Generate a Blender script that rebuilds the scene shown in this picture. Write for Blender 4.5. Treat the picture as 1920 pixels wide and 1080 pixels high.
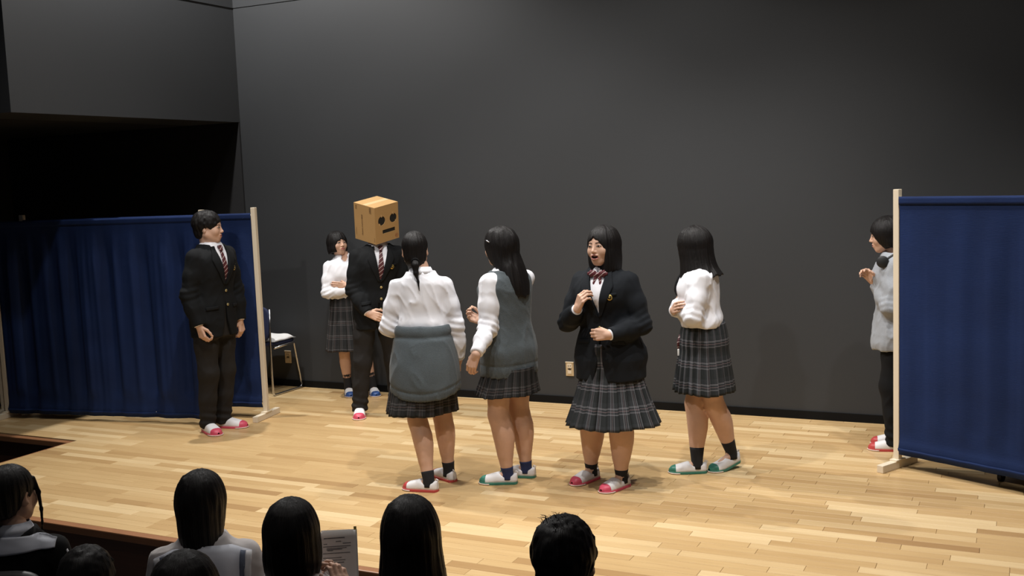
import bpy, bmesh, math, random
import numpy as np
from mathutils import Vector, Matrix

for _o in list(bpy.data.objects):
    bpy.data.objects.remove(_o, do_unlink=True)
SC = bpy.context.scene
COL = SC.collection
random.seed(7)

# ------------------------------------------------------------------ camera
# fitted to the wall base, stage edge, notch and posts of the photograph
# world: x along the back wall (right), y into the wall, z up, stage floor z = 0
FOC, PITCH, ROLL, YAW, CAMH = 1985.46, 0.1042, 0.0387, 0.4563, 1.9144
def _basis():
    fh = np.array([-math.sin(YAW), math.cos(YAW), 0.0]); Z = np.array([0, 0, 1.0])
    F = fh*math.cos(PITCH) - Z*math.sin(PITCH)
    r0 = np.array([math.cos(YAW), math.sin(YAW), 0.0]); u0 = np.cross(r0, F)
    return r0*math.cos(ROLL) - u0*math.sin(ROLL), u0*math.cos(ROLL) + r0*math.sin(ROLL), F
CR, CU, CF = _basis()
CAM = np.array([0, 0, CAMH])
cam_data = bpy.data.cameras.new('camera')
cam_data.sensor_width = 36.0
cam_data.lens = 36.0*FOC/1920.0
cam_data.clip_start = 0.05
cam = bpy.data.objects.new('camera', cam_data)
COL.objects.link(cam)
cam.matrix_world = Matrix(((CR[0], CU[0], -CF[0], 0), (CR[1], CU[1], -CF[1], 0), (CR[2], CU[2], -CF[2], CAMH), (0, 0, 0, 1)))
SC.camera = cam

def ray(px, py):
    d = CF*FOC + CR*(px-960) - CU*(py-540)
    return d/FOC                      # unit depth along the optical axis
def FP(px, py, z=0.0):                # pixel -> point on a horizontal plane
    d = ray(px, py); t = (z-CAMH)/d[2]
    return CAM + d*t
def at_depth(px, py, dep):
    return CAM + ray(px, py)*dep

# ------------------------------------------------------------------ world, lights, exposure
W = bpy.data.worlds.new('world'); SC.world = W
W.use_nodes = True
W.node_tree.nodes['Background'].inputs[0].default_value = (0.55, 0.62, 0.75, 1)
W.node_tree.nodes['Background'].inputs[1].default_value = 0.035
SC.view_settings.view_transform = 'Standard'
SC.view_settings.look = 'None'
SC.view_settings.gamma = 1.0
SC.view_settings.use_curve_mapping = False
SC.view_settings.exposure = 0.12

def spot(name, loc, target, power, size=70, blend=0.6, color=(1.0, 0.86, 0.68), radius=0.07):
    l = bpy.data.lights.new(name, 'SPOT')
    l.energy = power; l.color = color; l.spot_size = math.radians(size); l.spot_blend = blend
    l.shadow_soft_size = radius
    o = bpy.data.objects.new(name, l); COL.objects.link(o)
    o.location = loc
    o.rotation_euler = (Vector(target)-Vector(loc)).to_track_quat('-Z', 'Y').to_euler()
    return o
# two rows of ceiling downlights over the stage, weaker spots over the house, dim added fill lights that brighten the audience
WARM = (1.0, 0.975, 0.945)
for x_, pw, sz in ((-6.22, 600, 150), (-4.3, 165, 96), (-2.4, 215, 96), (-0.6, 130, 90)):
    spot('stage_downlight', (x_, 6.55, 5.25), (x_, 6.35, 0), pw, size=sz, blend=0.55, color=WARM, radius=0.06)
for x_, pw, ya_ in ((-5.2, 150, 6.3), (-3.3, 340, 6.3), (-1.6, 400, 6.1), (0.3, 330, 5.6)):
    spot('stage_downlight', (x_, 4.4 if x_ < 0 else 5.3, 5.25), (x_, ya_, 0), pw, size=78, blend=0.55, color=WARM, radius=0.06)
for x_, xt_, pw, sz in ((-3.4, -5.75, 330, 25), (-2.4, -2.9, 250, 42)):
    spot('house_spotlight', (x_, 0.6, 4.6), (xt_, 6.7, .9), pw, size=sz, blend=0.6, color=WARM, radius=0.08)
for x_ in (-3.3, -1.5):
    spot('audience_fill', (x_, 2.3, 4.8), (x_, 2.5, 0), 50, size=66, blend=0.7, color=(1.0, 0.92, 0.86), radius=0.1)  # added fill, lifts the collars and sleeves of the audience

# ------------------------------------------------------------------ basic helpers
def tag(o, label=None, cat=None, group=None, kind=None):
    if label: o['label'] = label
    if cat: o['category'] = cat
    if group: o['group'] = group
    if kind: o['kind'] = kind
    return o
def mesh_np(name, V, F, smooth=False):
    """V (n,3), F list of index tuples or (m,4) array"""
    me = bpy.data.meshes.new(name)
    V = np.asarray(V, dtype=np.float32)
    if isinstance(F, np.ndarray):
        m, k = F.shape
        me.vertices.add(len(V)); me.vertices.foreach_set('co', V.ravel())
        me.loops.add(m*k); me.loops.foreach_set('vertex_index', F.astype(np.int32).ravel())
        me.polygons.add(m)
        me.polygons.foreach_set('loop_start', np.arange(0, m*k, k, dtype=np.int32))
        me.update(calc_edges=True)
    else:
        me.from_pydata([tuple(map(float, v)) for v in V], [], [tuple(map(int, f)) for f in F])
        me.update()
    if smooth:
        me.polygons.foreach_set('use_smooth', np.ones(len(me.polygons), dtype=bool))
    return me
def link(name, me, mat=None, parent=None):
    o = bpy.data.objects.new(name, me)
    COL.objects.link(o)
    if mat is not None:
        for m in (mat if isinstance(mat, (list, tuple)) else [mat]):
            me.materials.append(m)
    if parent is not None: o.parent = parent
    return o
def empty(name, loc=(0, 0, 0), rz=0.0, parent=None):
    o = bpy.data.objects.new(name, None); COL.objects.link(o)
    o.location = loc; o.rotation_euler = (0, 0, rz); o.empty_display_size = 0.1
    if parent is not None: o.parent = parent
    return o
class MB:
    """collects simple solids into one mesh"""
    def __init__(s): s.V = []; s.F = []
    def add(s, V, F):
        n = len(s.V); s.V += [tuple(v) for v in V]; s.F += [tuple(i+n for i in f) for f in F]; return s
    def box(s, lo, hi, M=None):
        x0, y0, z0 = lo; x1, y1, z1 = hi
        V = [(x0,y0,z0),(x1,y0,z0),(x1,y1,z0),(x0,y1,z0),(x0,y0,z1),(x1,y0,z1),(x1,y1,z1),(x0,y1,z1)]
        if M is not None: V = [tuple(M @ Vector(v)) for v in V]
        return s.add(V, [(3,2,1,0),(4,5,6,7),(0,1,5,4),(1,2,6,5),(2,3,7,6),(3,0,4,7)])
    def bbox(s, lo, hi, b, M=None):
        """box with bevelled edges"""
        bm = bmesh.new(); bmesh.ops.create_cube(bm, size=1)
        lo = Vector(lo); hi = Vector(hi)
        for v in bm.verts: v.co = Vector([lo[i] + (v.co[i]+.5)*(hi[i]-lo[i]) for i in range(3)])
        bmesh.ops.bevel(bm, geom=bm.edges[:], offset=b, segments=2, profile=.6, affect='EDGES')
        if M is not None: bm.transform(M)
        bm.verts.index_update()
        s.add([v.co[:] for v in bm.verts], [[v.index for v in f.verts] for f in bm.faces]); bm.free(); return s
    def tube(s, pts, r, n=8, caps=True):
        pts = [Vector(p) for p in pts]; R = r if isinstance(r, (list, tuple)) else [r]*len(pts)
        V = []; F = []; up = Vector((0, 0, 1)); prev = None
        for i, p in enumerate(pts):
            t = (pts[min(i+1, len(pts)-1)] - pts[max(i-1, 0)]).normalized()
            if prev is None:
                a = t.cross(up if abs(t.z) < .9 else Vector((1, 0, 0))).normalized()
            else:
                a = (prev - t*prev.dot(t)).normalized()
            prev = a; b = t.cross(a)
            for k in range(n):
                an = 2*math.pi*k/n; V.append(tuple(p + (a*math.cos(an) + b*math.sin(an))*R[i]))
        for i in range(len(pts)-1):
            for k in range(n):
                F.append((i*n+k, i*n+(k+1) % n, (i+1)*n+(k+1) % n, (i+1)*n+k))
        if caps:
            F.append(tuple(range(n-1, -1, -1))); F.append(tuple(range((len(pts)-1)*n, len(pts)*n)))
        return s.add(V, F)
    def grid(s, P, closed_u=False):
        """P[i][j] rows of points"""
        n = len(P); m = len(P[0]); V = [p for r in P for p in r]; F = []
        for i in range(n-1):
            for j in range(m if closed_u else m-1):
                F.append((i*m+j, i*m+(j+1) % m, (i+1)*m+(j+1) % m, (i+1)*m+j))
        return s.add(V, F)
    def build(s, name, mat, parent=None, smooth=False, autosmooth=None):
        me = mesh_np(name, s.V, s.F, smooth)
        bm = bmesh.new(); bm.from_mesh(me); bmesh.ops.recalc_face_normals(bm, faces=bm.faces[:]); bm.to_mesh(me); bm.free()
        if autosmooth:
            me.polygons.foreach_set('use_smooth', np.ones(len(me.polygons), dtype=bool))
            me.set_sharp_from_angle(angle=math.radians(autosmooth))
        return link(name, me, mat, parent)
def rotz(a, loc=(0, 0, 0)): return Matrix.Translation(loc) @ Matrix.Rotation(a, 4, 'Z')

# ------------------------------------------------------------------ materials
MATS = {}
def node_mat(name):
    m = bpy.data.materials.new(name); m.use_nodes = True
    nt = m.node_tree; return m, nt, nt.nodes['Principled BSDF']
def N(nt, typ, **kw):
    n = nt.nodes.new(typ)
    for k, v in kw.items():
        if k in ('operation', 'data_type', 'blend_type', 'attribute_name', 'noise_dimensions', 'use_clamp', 'feature', 'wave_type', 'bands_direction', 'interpolation'):
            setattr(n, k, v)
        else:
            n.inputs[int(k[1:]) if k[0] == 'i' and k[1:].isdigit() else k].default_value = v
    return n
def simple(name, col, rough=0.6, metal=0.0, var=0.12, vscale=6.0, bump=0.0, bscale=200.0, stretch=(1, 1, 1), spec=None, sheen=0.0, coat=0.0):
    """a base colour with procedural variation and fine relief"""
    m, nt, b = node_mat(name)
    tc = N(nt, 'ShaderNodeTexCoord'); mp = N(nt, 'ShaderNodeMapping'); mp.inputs['Scale'].default_value = stretch
    nt.links.new(tc.outputs['Object'], mp.inputs[0])
    n1 = N(nt, 'ShaderNodeTexNoise', Scale=vscale, Detail=3.0); nt.links.new(mp.outputs[0], n1.inputs['Vector'])
    mix = N(nt, 'ShaderNodeMix', data_type='RGBA')
    mix.inputs[6].default_value = tuple(c*(1-var) for c in col)+(1,)
    mix.inputs[7].default_value = tuple(min(1, c*(1+var)) for c in col)+(1,)
    nt.links.new(n1.outputs[0], mix.inputs[0]); nt.links.new(mix.outputs[2], b.inputs['Base Color'])
    b.inputs['Roughness'].default_value = rough; b.inputs['Metallic'].default_value = metal
    if spec is not None: b.inputs['Specular IOR Level'].default_value = spec
    if sheen: b.inputs['Sheen Weight'].default_value = sheen
    if coat: b.inputs['Coat Weight'].default_value = coat
    if bump:
        n2 = N(nt, 'ShaderNodeTexNoise', Scale=bscale, Detail=2.0); nt.links.new(mp.outputs[0], n2.inputs['Vector'])
        bp = N(nt, 'ShaderNodeBump', Strength=bump, Distance=0.004); nt.links.new(n2.outputs[0], bp.inputs['Height']); nt.links.new(bp.outputs[0], b.inputs['Normal'])
    MATS[name] = m
    return m
def ramp(nt, stops, interp='LINEAR'):
    r = N(nt, 'ShaderNodeValToRGB'); cr = r.color_ramp; cr.interpolation = interp
    while len(cr.elements) < len(stops): cr.elements.new(0.5)
    for e, (p, c) in zip(cr.elements, stops): e.position = p; e.color = tuple(c)+(1,) if len(c) == 3 else c
    return r

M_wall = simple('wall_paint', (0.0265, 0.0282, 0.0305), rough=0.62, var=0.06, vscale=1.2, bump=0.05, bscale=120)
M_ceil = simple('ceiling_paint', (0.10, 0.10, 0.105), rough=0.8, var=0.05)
M_black = simple('wing_shade_black', (0.008, 0.008, 0.009), rough=0.8, var=0.2)  # near-black colour stands in for the shade of the unlit wing
M_base = simple('baseboard_vinyl', (0.004, 0.004, 0.0042), rough=0.6, var=0.2, spec=.15)
M_carpet = simple('auditorium_carpet', (0.035, 0.025, 0.022), rough=0.95, var=0.3, vscale=40, bump=0.4, bscale=300)
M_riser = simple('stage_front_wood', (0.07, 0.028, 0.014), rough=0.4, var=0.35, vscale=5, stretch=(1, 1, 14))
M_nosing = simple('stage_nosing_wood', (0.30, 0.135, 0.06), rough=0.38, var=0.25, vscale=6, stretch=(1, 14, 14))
M_post = simple('painted_wood_post', (0.72, 0.62, 0.47), rough=0.5, var=0.06, vscale=10, stretch=(1, 1, .2))
M_chrome = simple('chrome_tube', (0.55, 0.55, 0.57), rough=0.22, metal=1.0, var=0.05)
M_navyseat = simple('navy_upholstery', (0.012, 0.018, 0.06), rough=0.8, var=0.2, vscale=60, bump=.2)
M_whitecloth = simple('white_cloth', (0.80, 0.79, 0.77), rough=0.85, var=0.04, bump=.1, bscale=60)
M_plate = simple('outlet_plate_metal', (0.62, 0.50, 0.33), rough=0.35, metal=0.55, var=0.06)
M_plate2 = simple('outlet_socket_plastic', (0.60, 0.50, 0.36), rough=0.4, var=0.05)
M_slot = simple('dark_slot', (0.01, 0.01, 0.01), rough=0.6)
M_cab = simple('dark_brown_veneer', (0.055, 0.020, 0.010), rough=0.35, var=0.35, vscale=5, stretch=(1, 1, 12))
M_rubber = simple('black_rubber', (0.012, 0.012, 0.012), rough=0.5, var=.2)
M_seatgrey = simple('charcoal_seat_shell', (0.018, 0.018, 0.02), rough=0.5, var=.15)
M_seatfab = simple('charcoal_seat_fabric', (0.02, 0.02, 0.024), rough=0.9, var=.2, bump=.2)

# curtain: deep blue cloth with a fine horizontal weave
m, nt, b = node_mat('blue_curtain_cloth')
tc = N(nt, 'ShaderNodeTexCoord')
n1 = N(nt, 'ShaderNodeTexNoise', Scale=3.0, Detail=3.0); nt.links.new(tc.outputs['Object'], n1.inputs['Vector'])
mp = N(nt, 'ShaderNodeMapping'); mp.inputs['Scale'].default_value = (30, 30, 500); nt.links.new(tc.outputs['Object'], mp.inputs[0])
n2 = N(nt, 'ShaderNodeTexNoise', Scale=1.0, Detail=2.0); nt.links.new(mp.outputs[0], n2.inputs['Vector'])
r = ramp(nt, [(0.2, (0.006, 0.016, 0.062)), (0.8, (0.010, 0.026, 0.098))]); nt.links.new(n1.outputs[0], r.inputs[0])
nt.links.new(r.outputs[0], b.inputs['Base Color']); b.inputs['Roughness'].default_value = .75
bp = N(nt, 'ShaderNodeBump', Strength=.35, Distance=.003); nt.links.new(n2.outputs[0], bp.inputs['Height']); nt.links.new(bp.outputs[0], b.inputs['Normal'])
b.inputs['Specular IOR Level'].default_value = .2
M_curtain = m

# oak planks: each plank carries its own tone, the grain runs along it
m, nt, b = node_mat('oak_plank')
at = N(nt, 'ShaderNodeAttribute', attribute_name='tone')
tc = N(nt, 'ShaderNodeTexCoord'); mp = N(nt, 'ShaderNodeMapping'); mp.inputs['Scale'].default_value = (1.2, 26, 26)
nt.links.new(tc.outputs['Object'], mp.inputs[0])
va = N(nt, 'ShaderNodeVectorMath', operation='ADD'); nt.links.new(mp.outputs[0], va.inputs[0])
vs = N(nt, 'ShaderNodeVectorMath', operation='SCALE'); vs.inputs[0].default_value = (37, 91, 13); nt.links.new(at.outputs['Fac'], vs.inputs['Scale']); nt.links.new(vs.outputs[0], va.inputs[1])
n1 = N(nt, 'ShaderNodeTexNoise', Scale=2.6, Detail=5.0, Roughness=.65); nt.links.new(va.outputs[0], n1.inputs['Vector'])
tone = ramp(nt, [(0.0, (0.36, 0.21, 0.09)), (0.18, (0.48, 0.305, 0.135)), (0.6, (0.58, 0.395, 0.188)), (1.0, (0.72, 0.54, 0.30))])
nt.links.new(at.outputs['Fac'], tone.inputs[0])
gr = ramp(nt, [(0.3, (0.80, 0.74, 0.66)), (0.62, (1.0, 1.0, 1.0))]); nt.links.new(n1.outputs[0], gr.inputs[0])
mx = N(nt, 'ShaderNodeMix', data_type='RGBA', blend_type='MULTIPLY'); mx.inputs[0].default_value = .55
nt.links.new(tone.outputs[0], mx.inputs[6]); nt.links.new(gr.outputs[0], mx.inputs[7]); nt.links.new(mx.outputs[2], b.inputs['Base Color'])
rr = N(nt, 'ShaderNodeMapRange'); rr.inputs[3].default_value = .30; rr.inputs[4].default_value = .42; nt.links.new(n1.outputs[0], rr.inputs[0]); nt.links.new(rr.outputs[0], b.inputs['Roughness'])
b.inputs['Specular IOR Level'].default_value = .35
M_plank = m

# ------------------------------------------------------------------ the setting
XW0, XW1, YW, YF, YN, XN = -6.78, 5.0, 8.066, 4.228, 5.703, -6.673
ZC, ZB, YB = 5.6, 2.535, 5.52
AUD = -0.42
def struct(name, mb, mat, parent=None): 
    o = mb.build(name, mat, parent)
    if parent is None: tag(o, kind='structure')
    return o
wall_back = struct('wall_back', MB().box((XW0-3.4, YW, -0.5), (XW1, YW+.15, ZC+.2)), M_wall)
struct('baseboard_back', MB().box((XW0+.002, YW-.012, 0.0), (XW1, YW-.0002, 0.062)), M_base)
struct('wall_left', MB().box((XW0-.6, YB, ZB), (XW0, YW-.0005, ZC+.2)), M_wall)
struct('wall_left_return', MB().box((XW0-3.4, YB+.0, ZB), (XW0-.6, YB+.3, ZC+.2)), M_wall)
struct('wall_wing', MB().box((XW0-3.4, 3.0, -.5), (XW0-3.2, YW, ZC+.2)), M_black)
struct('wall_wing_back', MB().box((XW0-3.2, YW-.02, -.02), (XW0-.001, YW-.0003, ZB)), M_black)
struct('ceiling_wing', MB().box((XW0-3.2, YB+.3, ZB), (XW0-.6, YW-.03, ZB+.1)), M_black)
struct('trim_4', MB().box((XW0+.001, YW-.006, 3.60), (XW1, YW-.0003, 3.612)), M_wall)
struct('trim_5', MB().box((XW0+.0003, YB, 3.60), (XW0+.006, YW-.0065, 3.612)), M_wall)
struct('ceiling', MB().box((XW0-3.4, YF-.4, ZC), (XW1, YW, ZC+.1)), M_ceil)
struct('wall_right', MB().box((XW1, -4, AUD), (XW1+.15, YW+.15, ZC+.2)), M_wall)
struct('floor_auditorium', MB().box((-10.2, -4, AUD-.1), (XW1, 7.9, AUD)), M_carpet)
# stage body: slab under the planks and its dark wooden fronts
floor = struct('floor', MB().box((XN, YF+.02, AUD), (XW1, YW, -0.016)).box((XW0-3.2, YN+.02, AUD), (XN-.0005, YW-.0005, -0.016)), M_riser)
TH = 0.016
def plank_mesh(x0, x1, y0, y1, tone):
    g = .0007; c = .0012
    x0 += g; x1 -= g; y0 += g; y1 -= g
    V = [(x0,y0,-TH),(x1,y0,-TH),(x1,y1,-TH),(x0,y1,-TH),(x0,y0,-c),(x1,y0,-c),(x1,y1,-c),(x0,y1,-c),(x0+c,y0+c,0),(x1-c,y0+c,0),(x1-c,y1-c,0),(x0+c,y1-c,0)]
    F = [(0,1,5,4),(1,2,6,5),(2,3,7,6),(3,0,4,7),(4,5,9,8),(5,6,10,9),(6,7,11,10),(7,4,8,11),(8,9,10,11)]
    return V, F, tone
planks = []
rng = random.Random(3)
PWID = 0.0752
nrow = int(math.ceil((YW - (YF+.045))/PWID))
for r_ in range(nrow):
    y0 = YF+.045 + r_*PWID; y1 = min(y0+PWID, YW)
    xs = XN if y0 < YN+.045 else XW0-3.2
    x = xs - rng.random()*.5
    while x < XW1:
        L = rng.choice([.3, .38, .45, .6, .75, .9, .9]) * rng.uniform(.9, 1.1)
        a, b_ = max(x, xs), min(x+L, XW1)
        if b_-a > .05:
            t = min(1, max(0, rng.gauss(.55, .15)))
            if rng.random() < .07: t = rng.uniform(0.05, .25)
            elif rng.random() < .12: t = rng.uniform(.85, 1)
            planks.append((a, b_, y0, y1, t))
        x += L
def screen_size(p):
    c = np.array([(p[0]+p[1])/2, (p[2]+p[3])/2, 0]) - CAM; d = c@CF
    if d < .5: return 0
    u = FOC*(c@CR)/d; v = FOC*(c@CU)/d
    if abs(u) > 1020 or abs(v) > 590: return 0
    return (p[1]-p[0])*(p[3]-p[2])/d**3
planks.sort(key=screen_size, reverse=True)
def set_tone(me, tones):
    a = me.attributes.new('tone', 'FLOAT', 'FACE'); a.data.foreach_set('value', np.asarray(tones, dtype=np.float32))
for p in planks[:300]:
    V, F, t = plank_mesh(*p)
    me = mesh_np('plank', V, F); set_tone(me, [t]*len(F)); link('plank', me, M_plank, floor)
V = []; F = []; T = []
for p in planks[300:]:
    v, f, t = plank_mesh(*p); n = len(V); V += v; F += [tuple(i+n for i in q) for q in f]; T += [t]*len(f)
me = mesh_np('planks', V, F); set_tone(me, T); tag(link('planks', me, M_plank, floor), kind='stuff')
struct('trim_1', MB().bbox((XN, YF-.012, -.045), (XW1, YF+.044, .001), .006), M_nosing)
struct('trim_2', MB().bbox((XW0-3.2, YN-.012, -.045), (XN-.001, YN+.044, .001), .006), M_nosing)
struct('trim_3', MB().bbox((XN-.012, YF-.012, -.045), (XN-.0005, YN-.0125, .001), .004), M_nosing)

# ------------------------------------------------------------------ curtain screens
def solidify(o, t, off=0.0):
    md = o.modifiers.new('thickness', 'SOLIDIFY'); md.thickness = t; md.offset = off
def screen(name, label, p0, p1, fold=0.012, seed=1, sag=0.0, zbot=.09, mat=None):
    """p0, p1: floor points of the two posts"""
    rg = random.Random(seed)
    d = Vector((p1[0]-p0[0], p1[1]-p0[1], 0)); L = d.length; ang = math.atan2(d.y, d.x)
    t = empty(name, (p0[0], p0[1], 0), ang); tag(t, label, 'partition screen', 'blue curtain screens on the stage')
    for x in (0, L):
        MB().bbox((x-.019, -.019, .04), (x+.019, .019, 1.75), .003).build('post', M_post, t)
        ft = MB().bbox((x-.022, -.19, 0), (x+.022, .19, .048), .004).build('foot', M_post, t)
        MB().bbox((x-.026, -.05, .046), (x+.026, .05, .058), .003).build('foot_plate', M_post, ft)
    MB().tube([(0.01, 0, 1.685), (L-.01, 0, 1.685)], .009).build('top_rail', M_post, t)
    MB().tube([(0.01, 0, zbot+.045), (L-.01, 0, zbot+.045)], .008).build('bottom_rail', M_post, t)
    nx, nz = 220, 40
    ph = [(rg.uniform(.5, 1), rg.uniform(14, 42), rg.uniform(0, 6.3), rg.uniform(-.5, .5)) for _ in range(5)]
    P = []
    for side in (1,):
        for j in range(nz+1):
            v = j/nz; z = 1.705 - v*(1.705-zbot)
            row = []
            for i in range(nx+1):
                u = i/nx; x = .022 + u*(L-.044)
                y = 0
                amp = fold*min(1, max(.06, (v-.035)/.2))*(1 if v < .9 else .45)
                for (a, fq, p_, sl) in ph: y += a*amp*math.sin(fq*(x+sl*.15*v)+p_)*.55
                y += .1*amp*math.sin(95*x+3*math.sin(7*x))
                y -= .020*math.exp(-((z-1.685)/.018)**2)          # sleeve over the rail
                y -= .016*math.exp(-((z-zbot-.045)/.025)**2)
                zz = z - sag*math.sin(math.pi*u)*(1-v)
                row.append((x, y-.012, zz))
            P.append(row)
    c = MB().grid(P).build('curtain', mat or M_curtain, t, smooth=True); solidify(c, .003)
    # stitched header and hem bands
    for za, zb, nm in ((1.705, 1.655, 'header_band'), (zbot+.045, zbot, 'hem_band')):
        rows = []
        for z in np.linspace(za, zb, 4):
            k = min(nz, max(0, int(round((1.705-z)/(1.705-zbot)*nz))))
            rows.append([(x_, y_-.0040, z - (sag*math.sin(math.pi*i/nx) if za > 1 else 0)) for i, (x_, y_, _z) in enumerate(P[k])])
        hb = MB().grid(rows).build(nm, mat or M_curtain, c, smooth=True); solidify(hb, .0015)
    return t
dA = np.array([.9856, .169]); A1 = np.array([-5.965, 6.56]); A0 = A1 - dA*2.05
screen('curtain_screen', 'long blue curtain screen behind the young man in the dark suit, half in shadow', A0, A1, fold=.026, seed=4, zbot=.042)
B1 = np.array([-5.697, 6.873]); B0 = B1 - dA*2.28
screen('curtain_screen', 'blue curtain screen whose end post stands beside the chair', B0, B1, fold=.010, seed=9)
dR = np.array([.892, -.452]); R0 = np.array([-.729, 6.91]); R1 = R0 + dR*2.05
screen('curtain_screen', 'blue curtain screen hiding the person in the grey hoodie', R0, R1, fold=.006, seed=12)
C1 = A0 - np.array([.10, -.04]); C0 = C1 - np.array([1.5, .1])
screen('curtain_screen', 'blue curtain screen standing in the dark side wing', C0, C1, fold=.016, seed=21)

# ------------------------------------------------------------------ chair behind the screen (faces the wall)
ch = empty('stacking_chair', (-6.42, 7.60, 0), 0); tag(ch, 'navy stacking chair with chrome sled legs facing the grey wall', 'chair')
for sx in (-1, 1):
    x = sx*.215
    pts = [(x, .02, .80), (x, .005, .62), (x, 0, .47), (x, 0, .10), (x, 0.0, .035), (x, .012, .014), (x, .03, .011), (x, .38, .011), (x, .41, .014), (x, .425, .035), (x, .41, .12), (x, .35, .42), (x, .345, .448), (x, .325, .455), (x, .05, .44)]
    MB().tube(pts, .0105, 10).build('sled_leg', M_chrome, ch, smooth=True)
MB().tube([(-.215, .33, .452), (.215, .33, .452)], .009).build('cross_bar', M_chrome, ch, smooth=True)
def cushion(w, d, h, n=14, r=.04, bow=.0):
    P = []
    for k in range(-4, 5):
        a = k/4*math.pi/2; zz = math.sin(a)*h/2; ins = (1-math.cos(a))*h*.5
        P.append([((abs(math.cos(t))**.45)*math.copysign(1, math.cos(t))*(w/2-ins), (abs(math.sin(t))**.45)*math.copysign(1, math.sin(t))*(d/2-ins), zz) for t in np.linspace(0, 2*math.pi, 40, endpoint=False)])
    mb = MB().grid(P, closed_u=True); mb.F.append(tuple(range(39, -1, -1))); m_ = len(mb.V); mb.F.append(tuple(range(m_-40, m_)))
    return mb
def xform(mb, M): mb.V = [tuple(M @ Vector(v)) for v in mb.V]; return mb
xform(cushion(.43, .42, .04), Matrix.Translation((0, .20, .475))).build('seat', M_navyseat, ch, smooth=True)
xform(cushion(.43, .33, .03), Matrix.Translation((0, .008, .665)) @ Matrix.Rotation(math.radians(86), 4, 'X')).build('backrest', M_navyseat, ch, smooth=True)
# white folded cloth on its seat
P = []
for i in range(25):
    row = []
    for j in range(21):
        u, v = i/24-.5, j/20-.5
        h = .045*(1-min(1, (2*abs(u))**6))*(1-min(1, (2*abs(v))**6)) + .006*math.sin(9*u+3*v)*math.cos(11*v)
        row.append((u*.40, v*.33, max(.002, h)))
    P.append(row)
cl = MB().grid(P)
n = len(cl.V); cl.F.append(tuple([i*21 for i in range(25)]+[24*21+j for j in range(1, 21)]+[i*21+20 for i in range(23, -1, -1)]+[j for j in range(19, 0, -1)]))
clo = cl.build('folded_cloth', M_whitecloth, None, smooth=True); clo.location = (-6.40, 7.81, .4945)
tag(clo, 'white folded cloth lying on the seat of the navy chair', 'cloth')

# ------------------------------------------------------------------ wall outlets
def outlet(x, z, label):
    t = empty('wall_outlet', (x, YW-.0003, z)); tag(t, label, 'outlet')
    MB().bbox((-.036, -.009, -.06), (.036, 0, .06), .003).build('faceplate', M_plate, t)
    MB().bbox((-.037, -.014, .052), (.037, -.002, .061), .002).build('top_lip', M_plate2, t)
    s = MB().bbox((-.021, -.014, .006), (.021, -.008, .046), .003).build('socket', M_plate2, t)
    MB().box((-.010, -.0146, .018), (-.006, -.0135, .034)).box((.006, -.0146, .018), (.010, -.0135, .034)).build('slot', M_slot, s)
    s = MB().bbox((-.018, -.014, -.042), (.018, -.008, -.012), .003).build('socket', M_plate2, t)
    MB().box((-.012, -.0146, -.006), (.012, -.0085, .003)).build('gap', M_slot, s)
outlet(-3.446, .299, 'brass toned wall outlet beside the girl in the blazer')
outlet(-6.375, .284, 'brass toned wall outlet seen between the chair legs')

# ------------------------------------------------------------------ wheeled wooden lectern behind the right screen
lt = empty('rolling_lectern', (-.16, 6.80, 0), math.atan2(dR[1], dR[0])); tag(lt, 'dark brown wooden stand on black castors behind the right curtain screen', 'stand')
MB().bbox((0, 0, .056), (.62, .42, .10), .004).build('base_board', M_cab, lt)
MB().bbox((.03, .02, .10), (.59, .04, 1.0), .003).bbox((.03, .02, .10), (.05, .40, 1.0), .003).bbox((.57, .02, .10), (.59, .40, 1.0), .003).build('body', M_cab, lt)
MB().bbox((0, -.02, 1.0), (.62, .44, 1.03), .005).build('top', M_cab, lt)
for x in (.03, .56):
    for y in (.012, .38):
        c_ = MB().tube([(x-.012, y-.01, .027), (x+.012, y-.01, .027)], .027, 18).build('castor', M_rubber, lt, autosmooth=40)
        MB().box((x-.018, y-.025, .03), (x-.014, y+.02, .056)).box((x+.014, y-.025, .03), (x+.018, y+.02, .056)).box((x-.018, y-.02, .050), (x+.018, y+.02, .056)).build('fork', M_rubber, c_)

# ------------------------------------------------------------------ auditorium seats
def seat(x, y, rz, z, label, back=.0):
    t = empty('auditorium_seat', (x, y, z), rz); tag(t, label, 'seat', 'auditorium seats')
    xform(cushion(.35, .44, .09), Matrix.Translation((0, 0, .325))).build('seat_cushion', M_seatfab, t, smooth=True)
    xform(cushion(.40, .40, .06), Matrix.Translation((0, -.26, .60+back)) @ Matrix.Rotation(math.radians(80), 4, 'X')).build('backrest', M_seatgrey, t, smooth=True)
    for sx in (-1, 1):
        MB().bbox((sx*.20-.02, -.25, 0), (sx*.20+.02, .12, .56), .008).build('side_panel', M_seatgrey, t)
        MB().bbox((sx*.20-.028, -.26, .56), (sx*.20+.028, .16, .59), .01).build('armrest', M_seatgrey, t)
    return t

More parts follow.
